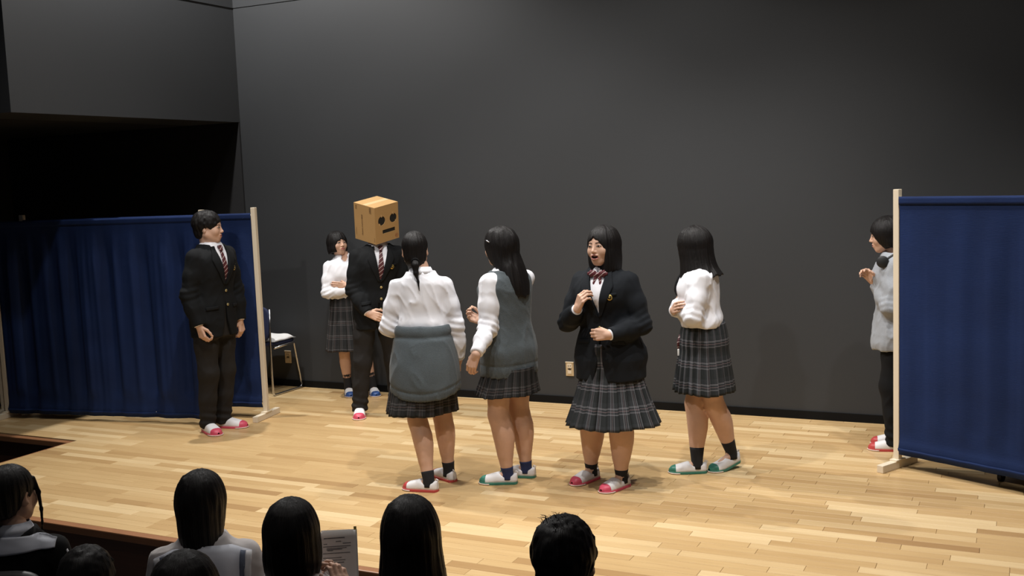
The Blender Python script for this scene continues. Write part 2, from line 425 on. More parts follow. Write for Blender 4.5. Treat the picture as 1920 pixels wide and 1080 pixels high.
# ------------------------------------------------------------------ implicit-surface modelling: blended solids -> one smooth mesh
f32 = np.float32
def V3(*a): return np.array(a, dtype=f32)
def smin(a, b, k):
    h = np.clip(.5+.5*(b-a)/k, 0, 1); return b+(a-b)*h-k*h*(1-h)
def smax(a, b, k): return -smin(-a, -b, k)
def nrm(p): return np.sqrt(np.einsum('ij,ij->i', p, p))
def rcone(P, a, b, ra, rb):
    a = np.asarray(a, f32); b = np.asarray(b, f32)
    pa = P-a; ba = b-a; t = np.clip(pa@ba/max(1e-9, float(ba@ba)), 0, 1)
    return nrm(pa-t[:, None]*ba)-(ra+(rb-ra)*t)
def ell(P, c, r, R=None):
    q = P-np.asarray(c, f32)
    if R is not None: q = q@np.asarray(R, f32)
    r = np.asarray(r, f32); k0 = nrm(q/r); k1 = nrm(q/(r*r)); return k0*(k0-1)/np.maximum(k1, 1e-6)
def chain(P, pts, rad, k=.02):
    d = None
    for i in range(len(pts)-1):
        e = rcone(P, pts[i], pts[i+1], rad[i], rad[i+1]); d = e if d is None else smin(d, e, k)
    return d
def cat_rom(rows, n=48):
    rows = np.asarray(rows, float); z = rows[:, 0]; zz = np.linspace(z[0], z[-1], n); out = [zz]
    for c in range(1, rows.shape[1]):
        y = rows[:, c]; m = np.gradient(y, z); o = []
        for q in zz:
            i = min(len(z)-2, max(0, np.searchsorted(z, q)-1)); h = z[i+1]-z[i]; t = (q-z[i])/h
            o.append((2*t**3-3*t**2+1)*y[i]+(t**3-2*t**2+t)*h*m[i]+(-2*t**3+3*t**2)*y[i+1]+(t**3-t**2)*h*m[i+1])
        out.append(np.array(o))
    return np.array(out)
def loft(P, T, add=0.0, z0=None, z1=None, k=.01, pw=2.3):
    """T rows from cat_rom: z, cx, cy, rx, ry"""
    z = P[:, 2]; cx, cy, rx, ry = (np.interp(z, T[0], T[i]).astype(f32) for i in range(1, 5))
    rx = rx+add; ry = ry+add
    x = np.abs((P[:, 0]-cx)/rx); y = np.abs((P[:, 1]-cy)/ry)
    d = ((x**pw+y**pw)**(1/pw)-1)*np.minimum(rx, ry)
    a = T[0][0] if z0 is None else z0; b = T[0][-1] if z1 is None else z1
    return smax(smax(d, a-z, k), z-b, k)
_rs = np.random.RandomState(11); _LAT = _rs.rand(32, 32, 32).astype(f32)*2-1
def vnoise(P, s, seed=0):
    q = P*np.asarray(s, f32)+seed*7.31; i = np.floor(q).astype(np.int32); f = q-i; f = f*f*(3-2*f)
    r = 0
    for dx in (0, 1):
        for dy in (0, 1):
            for dz in (0, 1):
                w = (f[:, 0] if dx else 1-f[:, 0])*(f[:, 1] if dy else 1-f[:, 1])*(f[:, 2] if dz else 1-f[:, 2])
                r = r+w*_LAT[(i[:, 0]+dx) & 31, (i[:, 1]+dy) & 31, (i[:, 2]+dz) & 31]
    return r
def surf(f, lo, hi, h, blk=8, slack=.02):
    lo = np.asarray(lo, float); hi = np.asarray(hi, float)
    nb = np.maximum(1, np.ceil((hi-lo)/(h*blk)).astype(int)); n = nb*blk
    B = np.stack(np.meshgrid(*[np.arange(k) for k in nb], indexing='ij'), -1).reshape(-1, 3)
    cen = (lo+(B*blk+(blk-1)/2)*h).astype(f32)
    dc = np.concatenate([f(cen[i:i+200000]) for i in range(0, len(cen), 200000)])
    act = np.abs(dc) < h*blk*.9*1.25+slack
    G = np.empty(n, dtype=f32)
    G.reshape(nb[0], blk, nb[1], blk, nb[2], blk)[...] = dc.reshape(nb)[:, None, :, None, :, None]
    off = np.stack(np.meshgrid(*[np.arange(blk)]*3, indexing='ij'), -1).reshape(-1, 3)
    Ba = B[act]; step = max(1, 150000//blk**3)
    for i in range(0, len(Ba), step):
        idx = (Ba[i:i+step, None, :]*blk+off[None]).reshape(-1, 3)
        G[idx[:, 0], idx[:, 1], idx[:, 2]] = f((lo+idx*h).astype(f32))
    S = G < 0
    c = np.zeros(n-1, dtype=np.int8)
    sl = (slice(0, -1), slice(1, None))
    for a in (0, 1):
        for b in (0, 1):
            for d in (0, 1): c += S[sl[a], sl[b], sl[d]]
    cells = np.argwhere((c > 0) & (c < 8))
    acc = np.zeros((len(cells), 3)); cnt = np.zeros(len(cells))
    cor = [(a, b, d) for a in (0, 1) for b in (0, 1) for d in (0, 1)]
    val = {q: G[cells[:, 0]+q[0], cells[:, 1]+q[1], cells[:, 2]+q[2]] for q in cor}
    for q in cor:
        for ax in range(3):
            if q[ax] == 0:
                r = list(q); r[ax] = 1; r = tuple(r); v0, v1 = val[q], val[r]; m = (v0 < 0) != (v1 < 0)
                t = np.where(m, v0/np.where(m, v0-v1, 1), 0)
                p = np.repeat(np.array(q, float)[None], len(cells), 0); p[:, ax] += t
                acc += p*m[:, None]; cnt += m
    V = lo+(cells+acc/cnt[:, None])*h
    idx = np.full(n-1, -1, dtype=np.int32); idx[cells[:, 0], cells[:, 1], cells[:, 2]] = np.arange(len(cells))
    Fs = []
    for ax in range(3):
        s0 = [slice(None)]*3; s1 = [slice(None)]*3; s0[ax] = slice(0, -1); s1[ax] = slice(1, None)
        E = np.argwhere(S[tuple(s0)] != S[tuple(s1)]); b, d = (ax+1) % 3, (ax+2) % 3
        E = E[(E[:, b] > 0) & (E[:, d] > 0) & (E[:, b] < n[b]-1) & (E[:, d] < n[d]-1)]
        if not len(E): continue
        q = []
        for ob, od in ((-1, -1), (0, -1), (0, 0), (-1, 0)):
            e = E.copy(); e[:, b] += ob; e[:, d] += od; q.append(idx[e[:, 0], e[:, 1], e[:, 2]])
        q = np.stack(q, 1); fl = ~S[E[:, 0], E[:, 1], E[:, 2]]
        q[fl] = q[fl][:, ::-1]; q = q[(q >= 0).all(1)]; Fs.append(q)
    return V.astype(f32), np.concatenate(Fs)
def march(f, O, D, n=60, tmax=.6):
    """points where rays O + t D meet the surface"""
    t = np.zeros(len(O), f32)
    for _ in range(n):
        t += np.clip(f((O+D*t[:, None]).astype(f32)), -.02, .03)*.75; t = np.clip(t, 0, tmax)
    return O+D*t[:, None]
def grad(f, P, e=.002):
    P = P.astype(f32); g = np.stack([f(P+np.array(v, f32))-f(P-np.array(v, f32)) for v in ((e, 0, 0), (0, e, 0), (0, 0, e))], 1)
    return g/np.maximum(1e-9, nrm(g))[:, None]
def polyres(pts, n):
    pts = np.asarray(pts, float); s = np.r_[0, np.cumsum(np.linalg.norm(np.diff(pts, axis=0), axis=1))]; q = np.linspace(0, s[-1], n)
    return np.stack([np.interp(q, s, pts[:, i]) for i in range(pts.shape[1])], 1)
def cloth_patch(f, e0, e1, thick=.004, off=.001, n=24, m=8, D=(0, 1, 0), start=.45, flip=False):
    """a thin solid laid on the surface of f, bounded by two edge polylines given in the plane across D (x and z, for D along y)"""
    a = polyres(e0, n); b = polyres(e1, n); D = np.asarray(D, float); D /= np.linalg.norm(D)
    sx = np.cross(D, (0, 0, 1)); sx /= np.linalg.norm(sx)
    rows = []
    for j in range(m+1): rows.append(a+(b-a)*j/m)
    Q = np.concatenate(rows)
    O = sx[None]*Q[:, :1]+np.array([0, 0, 1.])[None]*Q[:, 1:2]-D[None]*start
    X = march(f, O, D, tmax=start*2)
    bad = np.abs(f(X.astype(f32))) > .006
    if bad.any() and not bad.all():
        G = np.flatnonzero(~bad)
        for b_ in np.flatnonzero(bad):
            g_ = G[np.argmin(((Q[G]-Q[b_])**2).sum(1))]; X[b_] = O[b_]+D*((X[g_]-O[g_])@D)
    nn = -D[None]*.6+grad(f, X)*.4; nn /= nrm(nn)[:, None]
    A = X+nn*off; Bp = X+nn*(off+thick); N0 = len(A)
    V = np.concatenate([A, Bp]); F = []
    W_ = n
    for j in range(m):
        for i in range(n-1):
            q = (j*W_+i, j*W_+i+1, (j+1)*W_+i+1, (j+1)*W_+i)
            F.append(tuple(x+N0 for x in q)); F.append(q[::-1])
    ring = [i for i in range(n)]+[j*W_+n-1 for j in range(1, m+1)]+[m*W_+i for i in range(n-2, -1, -1)]+[j*W_ for j in range(m-1, 0, -1)]
    for k in range(len(ring)):
        i0, i1 = ring[k], ring[(k+1) % len(ring)]; F.append((i0, i1, i1+N0, i0+N0))
    U = np.zeros((len(V), 2)); jj, ii = np.divmod(np.arange(N0), W_); U[:N0, 0] = ii/(n-1); U[:N0, 1] = jj/m; U[N0:] = U[:N0]
    return V, F, U

# ------------------------------------------------------------------ people: materials
def skin_mat(name, col):
    m, nt, b = node_mat(name)
    tc = N(nt, 'ShaderNodeTexCoord'); n1 = N(nt, 'ShaderNodeTexNoise', Scale=14.0, Detail=3.0); nt.links.new(tc.outputs['Object'], n1.inputs['Vector'])
    r = ramp(nt, [(.3, tuple(c*.93 for c in col)), (.7, (min(1, col[0]*1.05), col[1]*1.04, col[2]*1.04))]); nt.links.new(n1.outputs[0], r.inputs[0]); nt.links.new(r.outputs[0], b.inputs['Base Color'])
    b.inputs['Roughness'].default_value = .5; b.inputs['Specular IOR Level'].default_value = .35
    return m
M_skin = skin_mat('skin', (0.60, 0.370, 0.262))
M_lip = simple('lips', (0.42, 0.15, 0.12), rough=.4, var=.08)
M_mouth = simple('mouth_inside', (0.09, 0.018, 0.016), rough=.5)
M_teeth = simple('teeth', (0.75, 0.72, 0.66), rough=.3, var=.03)
M_eyew = simple('eye_white', (0.62, 0.58, 0.54), rough=.25, var=.03)
M_iris = simple('dark_iris', (0.012, 0.008, 0.006), rough=.15)
M_lash = simple('lashes_and_brows', (0.02, 0.014, 0.012), rough=.7)
m, nt, b = node_mat('black_hair')
at = N(nt, 'ShaderNodeAttribute', attribute_name='strand')
n1 = N(nt, 'ShaderNodeTexNoise', Scale=5.0, Detail=3.0); nt.links.new(at.outputs['Vector'], n1.inputs['Vector'])
r = ramp(nt, [(.3, (0.004, 0.0035, 0.0035)), (.75, (0.013, 0.010, 0.009))]); nt.links.new(n1.outputs[0], r.inputs[0]); nt.links.new(r.outputs[0], b.inputs['Base Color'])
b.inputs['Roughness'].default_value = .48; b.inputs['Specular IOR Level'].default_value = .22
bp = N(nt, 'ShaderNodeBump', Strength=.7, Distance=.004); nt.links.new(n1.outputs[0], bp.inputs['Height']); nt.links.new(bp.outputs[0], b.inputs['Normal'])
M_hair = m
M_shirt = simple('white_shirt_cotton', (0.78, 0.775, 0.81), rough=.8, var=.03, vscale=8, bump=.06, bscale=18)
M_blazer = simple('dark_navy_blazer_wool', (0.0082, 0.0098, 0.0125), rough=.85, var=.15, vscale=30, bump=.15, bscale=400, spec=.2)
M_suit = simple('black_suit_wool', (0.0050, 0.0055, 0.0062), rough=.85, var=.15, vscale=30, bump=.15, bscale=400, spec=.2)
M_trous = simple('charcoal_trouser_wool', (0.0175, 0.0158, 0.0148), rough=.9, var=.15, vscale=30, bump=.1, bscale=300, spec=.2)
M_knit = simple('grey_knit_wool', (0.070, 0.085, 0.093), rough=.95, var=.16, vscale=90, bump=.5, bscale=260, stretch=(1, 1, .6), sheen=.1)
M_hoodie = simple('light_grey_sweatshirt', (0.30, 0.315, 0.34), rough=.95, var=.08, vscale=60, bump=.3, bscale=200)
M_blackcloth = simple('black_cloth', (0.006, 0.006, 0.0065), rough=.9, var=.2, vscale=40, spec=.2)
M_sock = simple('black_sock_knit', (0.010, 0.010, 0.012), rough=.9, var=.2, vscale=150, bump=.2)
M_socknavy = simple('navy_sock_knit', (0.016, 0.026, 0.085), rough=.9, var=.2, vscale=150, bump=.2)
M_shoe = simple('white_canvas_shoe', (0.78, 0.76, 0.76), rough=.75, var=.04, bump=.1, bscale=500)
M_pink = simple('pink_rubber', (0.62, 0.075, 0.13), rough=.45, var=.06)
M_red = simple('red_rubber', (0.50, 0.060, 0.060), rough=.45, var=.06)
M_green = simple('green_rubber', (0.040, 0.20, 0.145), rough=.45, var=.06)
M_blue = simple('blue_rubber', (0.030, 0.085, 0.28), rough=.45, var=.06)
M_solepale = simple('pale_rubber_rim', (0.72, 0.58, 0.50), rough=.5, var=.05)
M_gold = simple('gold_badge', (0.55, 0.38, 0.10), rough=.35, metal=.7, var=.1)
M_brass = simple('brass_button', (0.62, 0.50, 0.24), rough=.3, metal=.8, var=.05)
M_collar = simple('grey_sailor_collar', (0.55, 0.57, 0.63), rough=.85, var=.04, bump=.05)
M_collarw = simple('white_collar_band', (0.62, 0.62, 0.64), rough=.85, var=.04)
M_colband = simple('slate_collar_stripe', (0.10, 0.12, 0.17), rough=.85, var=.15, vscale=60)
M_audgrey = simple('grey_blouse_cotton', (0.46, 0.43, 0.42), rough=.85, var=.06, bump=.08, bscale=20)

def stripe_mat(name, c0, c1, c2, freq):
    m, nt, b = node_mat(name)
    tc = N(nt, 'ShaderNodeTexCoord'); sep = N(nt, 'ShaderNodeSeparateXYZ'); nt.links.new(tc.outputs['Object'], sep.inputs[0])
    a = N(nt, 'ShaderNodeMath', operation='MULTIPLY_ADD'); a.inputs[1].default_value = -.75; nt.links.new(sep.outputs[0], a.inputs[0]); nt.links.new(sep.outputs[2], a.inputs[2])
    s = N(nt, 'ShaderNodeMath', operation='MULTIPLY'); s.inputs[1].default_value = freq; nt.links.new(a.outputs[0], s.inputs[0])
    fr = N(nt, 'ShaderNodeMath', operation='FRACT'); nt.links.new(s.outputs[0], fr.inputs[0])
    r = ramp(nt, [(0, c0), (.52, c1), (.62, c2), (.80, c1), (.90, c0)], 'CONSTANT'); nt.links.new(fr.outputs[0], r.inputs[0]); nt.links.new(r.outputs[0], b.inputs['Base Color'])
    b.inputs['Roughness'].default_value = .55; return m
M_tie = stripe_mat('striped_tie_silk', (0.075, 0.012, 0.016), (0.03, .008, .01), (0.50, 0.36, 0.34), 30)
M_bow = stripe_mat('striped_bow_silk', (0.10, 0.014, 0.020), (0.04, .008, .01), (0.55, 0.40, 0.38), 34)

# pleated tartan: lines from the cloth's own coordinates (metres around, metres down)
def tartan(name, ground, dark, line, pink, k=1.0):
    m, nt, b = node_mat(name)
    uv = N(nt, 'ShaderNodeUVMap'); sep = N(nt, 'ShaderNodeSeparateXYZ'); nt.links.new(uv.outputs[0], sep.inputs[0])
    outs = []
    for ax, per, ph in ((0, .080, .1), (1, .132, .35)):
        s = N(nt, 'ShaderNodeMath', operation='MULTIPLY_ADD'); s.inputs[1].default_value = 1/per; s.inputs[2].default_value = ph; nt.links.new(sep.outputs[ax], s.inputs[0])
        fr = N(nt, 'ShaderNodeMath', operation='FRACT'); nt.links.new(s.outputs[0], fr.inputs[0])
        r = ramp(nt, [(0, ground), (.16, line), (.23, ground), (.30, pink), (.335, ground), (.42, line), (.47, dark), (.93, ground)], 'CONSTANT'); nt.links.new(fr.outputs[0], r.inputs[0]); outs.append(r)
    mx = N(nt, 'ShaderNodeMix', data_type='RGBA'); mx.inputs[0].default_value = .5
    nt.links.new(outs[0].outputs[0], mx.inputs[6]); nt.links.new(outs[1].outputs[0], mx.inputs[7]); nt.links.new(mx.outputs[2], b.inputs['Base Color'])
    b.inputs['Roughness'].default_value = .85
    return m
M_tartan = tartan('grey_tartan', (0.020, 0.023, 0.027), (0.008, 0.011, 0.012), (0.16, 0.16, 0.175), (0.20, 0.145, 0.155))
M_tartan2 = tartan('dark_tartan', (0.010, 0.010, 0.010), (0.004, 0.0045, 0.005), (0.085, 0.080, 0.082), (0.10, 0.070, 0.068))

# ------------------------------------------------------------------ people: body builder (template is 1.60 m tall, faces -y)
FEM = [(.74, .135, .090, 0), (.84, .150, .100, .005), (.92, .142, .096, 0), (1.02, .125, .092, 0), (1.10, .130, .097, -.003), (1.18, .142, .108, -.012), (1.24, .146, .098, -.004), (1.29, .128, .082, .006), (1.33, .085, .064, .012), (1.385, .050, .050, .016)]
MAL = [(.74, .132, .095, 0), (.84, .145, .102, .003), (.92, .148, .105, 0), (1.02, .138, .098, 0), (1.10, .145, .103, -.003), (1.18, .156, .108, -.008), (1.25, .162, .101, -.002), (1.30, .140, .085, .006), (1.34, .092, .068, .012), (1.385, .055, .055, .016)]
def rotm(ax, a):
    return np.array(Matrix.Rotation(a, 3, ax))
def unit(v): v = np.asarray(v, float); return v/np.linalg.norm(v)
SK1 = np.array([[.86, 0, .5], [0, 1, 0], [-.5, 0, .86]], f32)
class Person:
    zoff = 0.0
    def __init__(s, label, base, face, h, male=False, wide=1.0, neck=None, pelvis=None, seated=False, group=None, legw=1.0):
        if seated: s.zoff = -.37
        s.base = np.array(base, float) if len(base) == 3 else FP(*base)
        s.s = h/1.6; s.male = male; s.wide = wide; s.legw = legw
        v = CAM-s.base; s.thc = math.atan2(v[0], -v[1]); s.th = s.thc+math.radians(face)
        s.view = unit([v[0], v[1], 0])
        s.root = empty('person', tuple(s.base), s.th); tag(s.root, label, 'person', group)
        s.c0 = np.zeros(2) if pelvis is None else s.loc(*pelvis)[:2]
        s.c1 = s.c0+np.array([0, 0.0]) if neck is None else s.loc(*neck)[:2]-np.array([0, .012])
        rows = []
        for z, rx, ry, cy in (MAL if male else FEM):
            c = s.cen(z); w = 1+(wide-1)*min(1, max(.15, (1.36-z)/.1)); rows.append((z, c[0], c[1]+cy, rx*w, ry*w))
        s.T = cat_rom(rows)
        s.arm = {}; s.leg = {}; s.hands = []; s.head = None
        sx = (.168 if male else .150)*(1+(wide-1)*.6)
        for k, sg in (('L', 1), ('R', -1)):
            zs = 1.275 if male else 1.265; c = s.cen(zs); s.arm[k] = [np.array([c[0]+sg*sx, c[1]+.012, zs])]
    def cen(s, z):
        t = min(1.05, max(0, (z-.84)/(1.345-.84))); return s.c0+(s.c1-s.c0)*t
    def w2l(s, X):
        d = np.asarray(X, float)-s.base; c, n = math.cos(-s.th), math.sin(-s.th)
        return np.array([c*d[0]-n*d[1], n*d[0]+c*d[1], d[2]])/s.s-np.array([0, 0, s.zoff])
    def loc(s, px, py, off=0.0):
        d = ray(px, py); t = (off-(CAM-s.base)@s.view)/(d@s.view); return s.w2l(CAM+d*t)
    def ang(s, face): return s.thc+math.radians(face)-s.th
    def dirv(s, face): a = s.ang(face); return np.array([math.sin(a), -math.cos(a), 0])
    def reach(s, S, px, py, L, sign):
        O = s.w2l(CAM); D = unit(s.w2l(CAM+ray(px, py))-O); q = O-S; b = q@D; c = q@q-L*L; disc = b*b-c
        if disc < 0: X = O-D*b; return S+unit(X-S)*L
        return O+D*(-b-sign*math.sqrt(disc))
    def set_arm(s, k, elbow, wrist, L1=.268, L2=.235):
        S = s.arm[k][0]
        E = s.reach(S, *elbow[:2], L1, elbow[2]) if abs(elbow[0]) > 5 else np.array(elbow, float)
        Wr = s.reach(E, *wrist[:2], L2, wrist[2]) if abs(wrist[0]) > 5 else np.array(wrist, float)
        s.arm[k] = [S, E, Wr]
    def set_leg(s, k, shoe, face, lift=0.0, out=.0, bend=0.0):
        d = s.dirv(face); F_ = s.w2l(FP(*shoe)) if len(shoe) == 2 else np.array(shoe, float)
        A = F_*np.array([1, 1, 0])-d*.055+np.array([0, 0, .075+lift])
        sg = 1 if k == 'L' else -1
        H_ = np.array([s.c0[0]+sg*.083*s.wide, s.c0[1]+.005, .83])
        pole = unit(d*.6+np.array([sg*out, -1, 0])*.4)
        L1, L2 = .40, .372; v = A-H_; kk_ = np.linalg.norm(v)*(1.004+bend)/(L1+L2); L1 *= kk_; L2 *= kk_; Ld = min(np.linalg.norm(v), L1+L2-.001); u = unit(v); x = (L1*L1-L2*L2+Ld*Ld)/(2*Ld); hh = math.sqrt(max(0, L1*L1-x*x))
        pl = pole-u*(pole@u); K = H_+u*x+unit(pl)*hh
        s.leg[k] = [H_, K, A, d, lift]
    def arm_dir(s, k, du, df, L1=.262, L2=.232):
        S = s.arm[k][0]; E = S+unit(s.cv(*du))*L1; s.arm[k] = [S, E, E+unit(s.cv(*df))*L2]
    def fold_arms(s, dz=0.0, wide=1.0):
        c = s.cen(1.05); o = np.array([c[0], c[1], dz])
        for k, sg, yy, zz in (('R', -1, -.172, 1.045), ('L', 1, -.150, 1.085)):
            S = s.arm[k][0]; s.arm[k] = [S, o+np.array([sg*.195*wide, -.055, 1.025]), o+np.array([-sg*.028, yy, zz])]
    def seated_legs(s, z=.84):
        for k, sg in (('L', 1), ('R', -1)):
            H_ = np.array([s.c0[0]+sg*.09, s.c0[1], z]); K = H_+np.array([sg*.02, -.40, .01]); s.leg[k] = [H_, K, K+np.array([0, -.02, -.37]), np.array([0, -1., 0]), 0]
    # ---- mesh output
    def add(s, name, V, F, mat, parent=None, smooth=True, uv=None):
        me = mesh_np(name, (np.asarray(V, float)+np.array([0, 0, s.zoff]))*s.s, F, smooth)
        if uv is not None:
            l = me.uv_layers.new(name='UVMap'); li = np.empty(len(me.loops), np.int32); me.loops.foreach_get('vertex_index', li)
            l.data.foreach_set('uv', np.asarray(uv, f32)[li].ravel())
        o = link(name, me, mat, parent if parent is not None else s.root)
        return o
    def addmb(s, name, mb, mat, parent=None, smooth=True):
        mb.V = [tuple((np.array(v)+np.array([0, 0, s.zoff]))*s.s) for v in mb.V]
        return mb.build(name, mat, parent if parent is not None else s.root, smooth=smooth)
    # ---- solids
    def torso(s, P, add=0., z0=None, z1=None, k=.012): return loft(P, s.T, add, z0, z1, k)
    def f_legs(s, P, kk=('L', 'R')):
        d = None; w = s.legw
        for k in kk:
            H_, K, A, dr, _ = s.leg[k]; u = unit(A-K); bk = -unit(dr*1.0)
            t1 = H_+(K-H_)*.5; LG = [(0, .0505, 0), (.12, .0500, .006), (.28, .0515, .013), (.42, .0485, .013), (.56, .0425, .009), (.70, .0365, .004), (.85, .0320, .001), (1.0, .0305, 0)]
            e = chain(P, [H_, t1]+[K+(A-K)*t+bk*o for t, r, o in LG], [.050*w, .060*w]+[r*(w if t < .8 else (w+1)/2) for t, r, o in LG], .022)
            ftoe = A+dr*.12; ftoe[2] = .03; ft = A.copy(); ft[2] = A[2]-.03
            e = smin(e, rcone(P, ft, ftoe, .03, .022), .02)
            d = e if d is None else np.minimum(d, e)
        return d
    def f_arms(s, P, r=(.040, .036, .033, .026), end=0.0, k=.02):
        d = None
        for kk, a in s.arm.items():
            if len(a) < 3: continue
            S, E, Wr = a; u = unit(Wr-E); e = chain(P, [S, S+(E-S)*.5, E, E+(Wr-E)*.45, Wr+u*end], [r[0], (r[0]+r[1])/2, r[1], r[2], r[3]], k)
            d = e if d is None else np.minimum(d, e)
        return d
    # ---- head
    def set_head(s, px, py, off, yaw, pitch=0, roll=0, size=1.0):
        s.hc = s.loc(px, py, off) if off is not None else np.array([px, py, 0])
        s.hs = size
        s.Rh = rotm('Z', s.ang(yaw)) @ rotm('X', math.radians(-pitch)) @ rotm('Y', math.radians(roll))
    def h2l(s, q): return (np.asarray(q, float)*s.hs)@s.Rh.T+s.hc
    def q(s, P): return (((P-s.hc.astype(f32))@s.Rh.astype(f32))/s.hs).astype(f32)
    mouth_open = 0.0
    mouth_w = 1.0
    face_w = 1.0
    def f_headq(s, q):
        w = s.face_w; jm = 1.08 if s.male else 1.0
        q = q*np.array([1, 1, 1], f32)
        m = q.copy(); m[:, 0] = np.abs(m[:, 0])
        d = ell(q, (0, .014, .030), (.073, .090, .083))
        d = smin(d, ell(q, (0, -.026, -.022), (.062*w, .062, .086)), .03)
        d = smin(d, rcone(m, (.046*w*jm, .002, -.050), (.010*jm, -.058, -.090), .024, .019), .03)
        d = smin(d, ell(m, (.036*w, -.056, -.026), (.028, .026, .030)), .02)
        d = smin(d, ell(q, (0, -.066, .026), (.05, .018, .022)), .02)                 # brow
        d = smax(d, -ell(m, (.031, -.104, .004), (.019, .018, .0105)), .012)          # eye hollows
        d = smin(d, ell(m, (.031, -.072, .002), (.0175, .0145, .0105)), .006)         # lids
        d = smin(d, rcone(q, (0, -.083, .008), (0, -.1005, -.027), .0065, .0092), .012)
        d = smin(d, ell(m, (.0095, -.0905, -.031), (.0075, .009, .0065)), .006)
        d = smin(d, ell(q, (0, -.074, -.060), (.026, .017, .020)), .015)
        up = .006*s.mouth_open
        d = smin(d, ell(q, (0, -.0895, -.0525+up*.3), (.021*s.mouth_w, .0065, .0045)), .005)
        d = smin(d, ell(q, (0, -.0875, -.0640-up*1.3), (.017*s.mouth_w, .0075, .0055)), .006)
        d = smax(d, -ell(q, (0, -.097, -.0580-up*.4), (.019*s.mouth_w, .010, .0012+.9*up)), .003)
        if s.mouth_open: d = smax(d, -ell(q, (0, -.090, -.0580-up*.5), (.0165*s.mouth_w, .022, .0085*s.mouth_open)), .003)
        d = smin(d, ell(m, (.0745, .014, -.006), (.0065, .019, .030), rotm('Z', .45)), .008)   # ears
        d = smax(d, -ell(m, (.084, .006, -.002), (.006, .010, .017)), .006)
        return d*s.hs
    def f_neck(s, P):
        a = s.h2l((0, .022, -.045)); c = s.cen(1.33); b = np.array([c[0], c[1]+.02, 1.325]); r = .056 if s.male else .0485
        return smin(rcone(P, a, b, r*.97, r), rcone(P, b, b+np.array([0, 0, -.06]), r, r+.04), .04)
    def build_body(s, res=.0115, hres=.0036, legs=True, hidden_head=False, head_only=False):
        parts = []
        def fb(P):
            d = s.torso(P, -.014)
            c = s.cen(1.345)
            d = smin(d, rcone(P, (c[0], c[1]+.02, 1.30), (c[0], c[1]+.018, 1.40), .052, .044), .04)
            if s.leg and legs: d = smin(d, s.f_legs(P), .04)
            a = s.f_arms(P)
            if a is not None: d = smin(d, a, .03)
            return d
        pts = [x for a in s.arm.values() for x in a]+[x for l in s.leg.values() for x in l[:3]]+[np.array([s.c0[0], s.c0[1], .74]), np.array([s.c1[0], s.c1[1], 1.42])]
        pts = np.array(pts); lo = pts.min(0)-.17; hi = pts.max(0)+.17; lo[2] = min(0 if s.leg else .7, pts[:, 2].min()-.03); hi[2] = 1.43
        parts.append((*surf(fb, lo, hi, res), None))
        fh = lambda P: smin(s.f_headq(s.q(P)), s.f_neck(P), .018)
        hl = s.hc-np.array([.15, .15, .15]); hh = s.hc+np.array([.15, .15, .14]); cz = s.cen(1.33); 
        hl = np.minimum(hl, [cz[0]-.1, cz[1]-.1, 1.30]); hh = np.maximum(hh, [cz[0]+.1, cz[1]+.1, 1.3])
        parts.append((*surf(fh, hl, hh, hres), 'head'))
        for f, l, h_ in s.hands: parts.append((*surf(f, l, h_, .0031, slack=.01), None))
        V = []; F = []; mi = []; n = 0
        for v, f, kind in parts:
            V.append(v); F.append(f+n); n += len(v); k = np.zeros(len(f), np.int32)
            if kind == 'head':
                q = s.q(v[f].mean(1)); x, y, z = q[:, 0], q[:, 1], q[:, 2]; up = .006*s.mouth_open
                lip = ((x/(.0215*s.mouth_w))**2+((z+.0585+up*.5)/(.0105+up*.9))**2 < 1) & (y < -.068)
                k[lip] = 1
                if s.mouth_open:
                    k[((x/(.017*s.mouth_w))**2+((z+.0580+up*.5)/(.0088*s.mouth_open))**2 < 1) & (y < -.06)] = 2
            mi.append(k)
        V = np.concatenate(V); F = np.concatenate(F)
        o = s.add('body', V, F, [M_skin, M_lip, M_mouth]); o.data.polygons.foreach_set('material_index', np.concatenate(mi)); s.body = o
        return o
    def face_bits(s, brow=.0, squint=1.0):
        fq = lambda P: s.f_headq(P)/s.hs
        def pat(name, e0, e1, mat, thick, off, n=14, m=4):
            V, F, _ = cloth_patch(fq, e0, e1, thick, off, n=n, m=m, start=.2)
            s.add(name, s.h2l(V), F, mat, s.body)
        for sg in (-1, 1):
            t = np.linspace(0, 1, 9); x = sg*(.0165+.029*t); a = np.sin(np.pi*t)**.8
            up = .0022*t+.0048*squint*a; lo = .0022*t-.0036*squint*a
            pat('eye', np.c_[x, up], np.c_[x, lo], M_eyew, .001, .0004)
            ix = sg*.031; ph = np.linspace(0, np.pi, 9); ri = .0056
            pat('iris', np.c_[ix+ri*np.cos(ph), np.minimum(.0015+ri*np.sin(ph), .0011+.0046*squint)], np.c_[ix+ri*np.cos(ph), np.maximum(.0015-ri*np.sin(ph), .0011-.0034*squint)], M_iris, .001, .0010)
            pat('eyelashes', np.c_[sg*(.0150+.033*t), .0008+.0028*t+.0068*squint*a], np.c_[sg*(.0150+.033*t), .0004+.0022*t+.0046*squint*a], M_lash, .0022, .0012)
            b0 = .0195+brow+.004*np.sin(np.pi*np.minimum(1, t*.9)); wd = .0042*(1-.6*t)
            pat('eyebrow', np.c_[sg*(.013+.036*t), b0+wd/2], np.c_[sg*(.013+.036*t), b0-wd/2], M_lash, .0012, .0002)
        if s.mouth_open:
            t = np.linspace(-1, 1, 9); up = .006*s.mouth_open
            V = []; 
            mb = MB(); P = [[tuple(s.h2l((.0125*s.mouth_w*x, -.083+.006*x*x, -.0525-up*.05-z))) for x in t] for z in (0, .0022, .0045)]
            mb.grid(P); o = s.addmb('teeth', mb, M_teeth, s.body); solidify(o, .002)
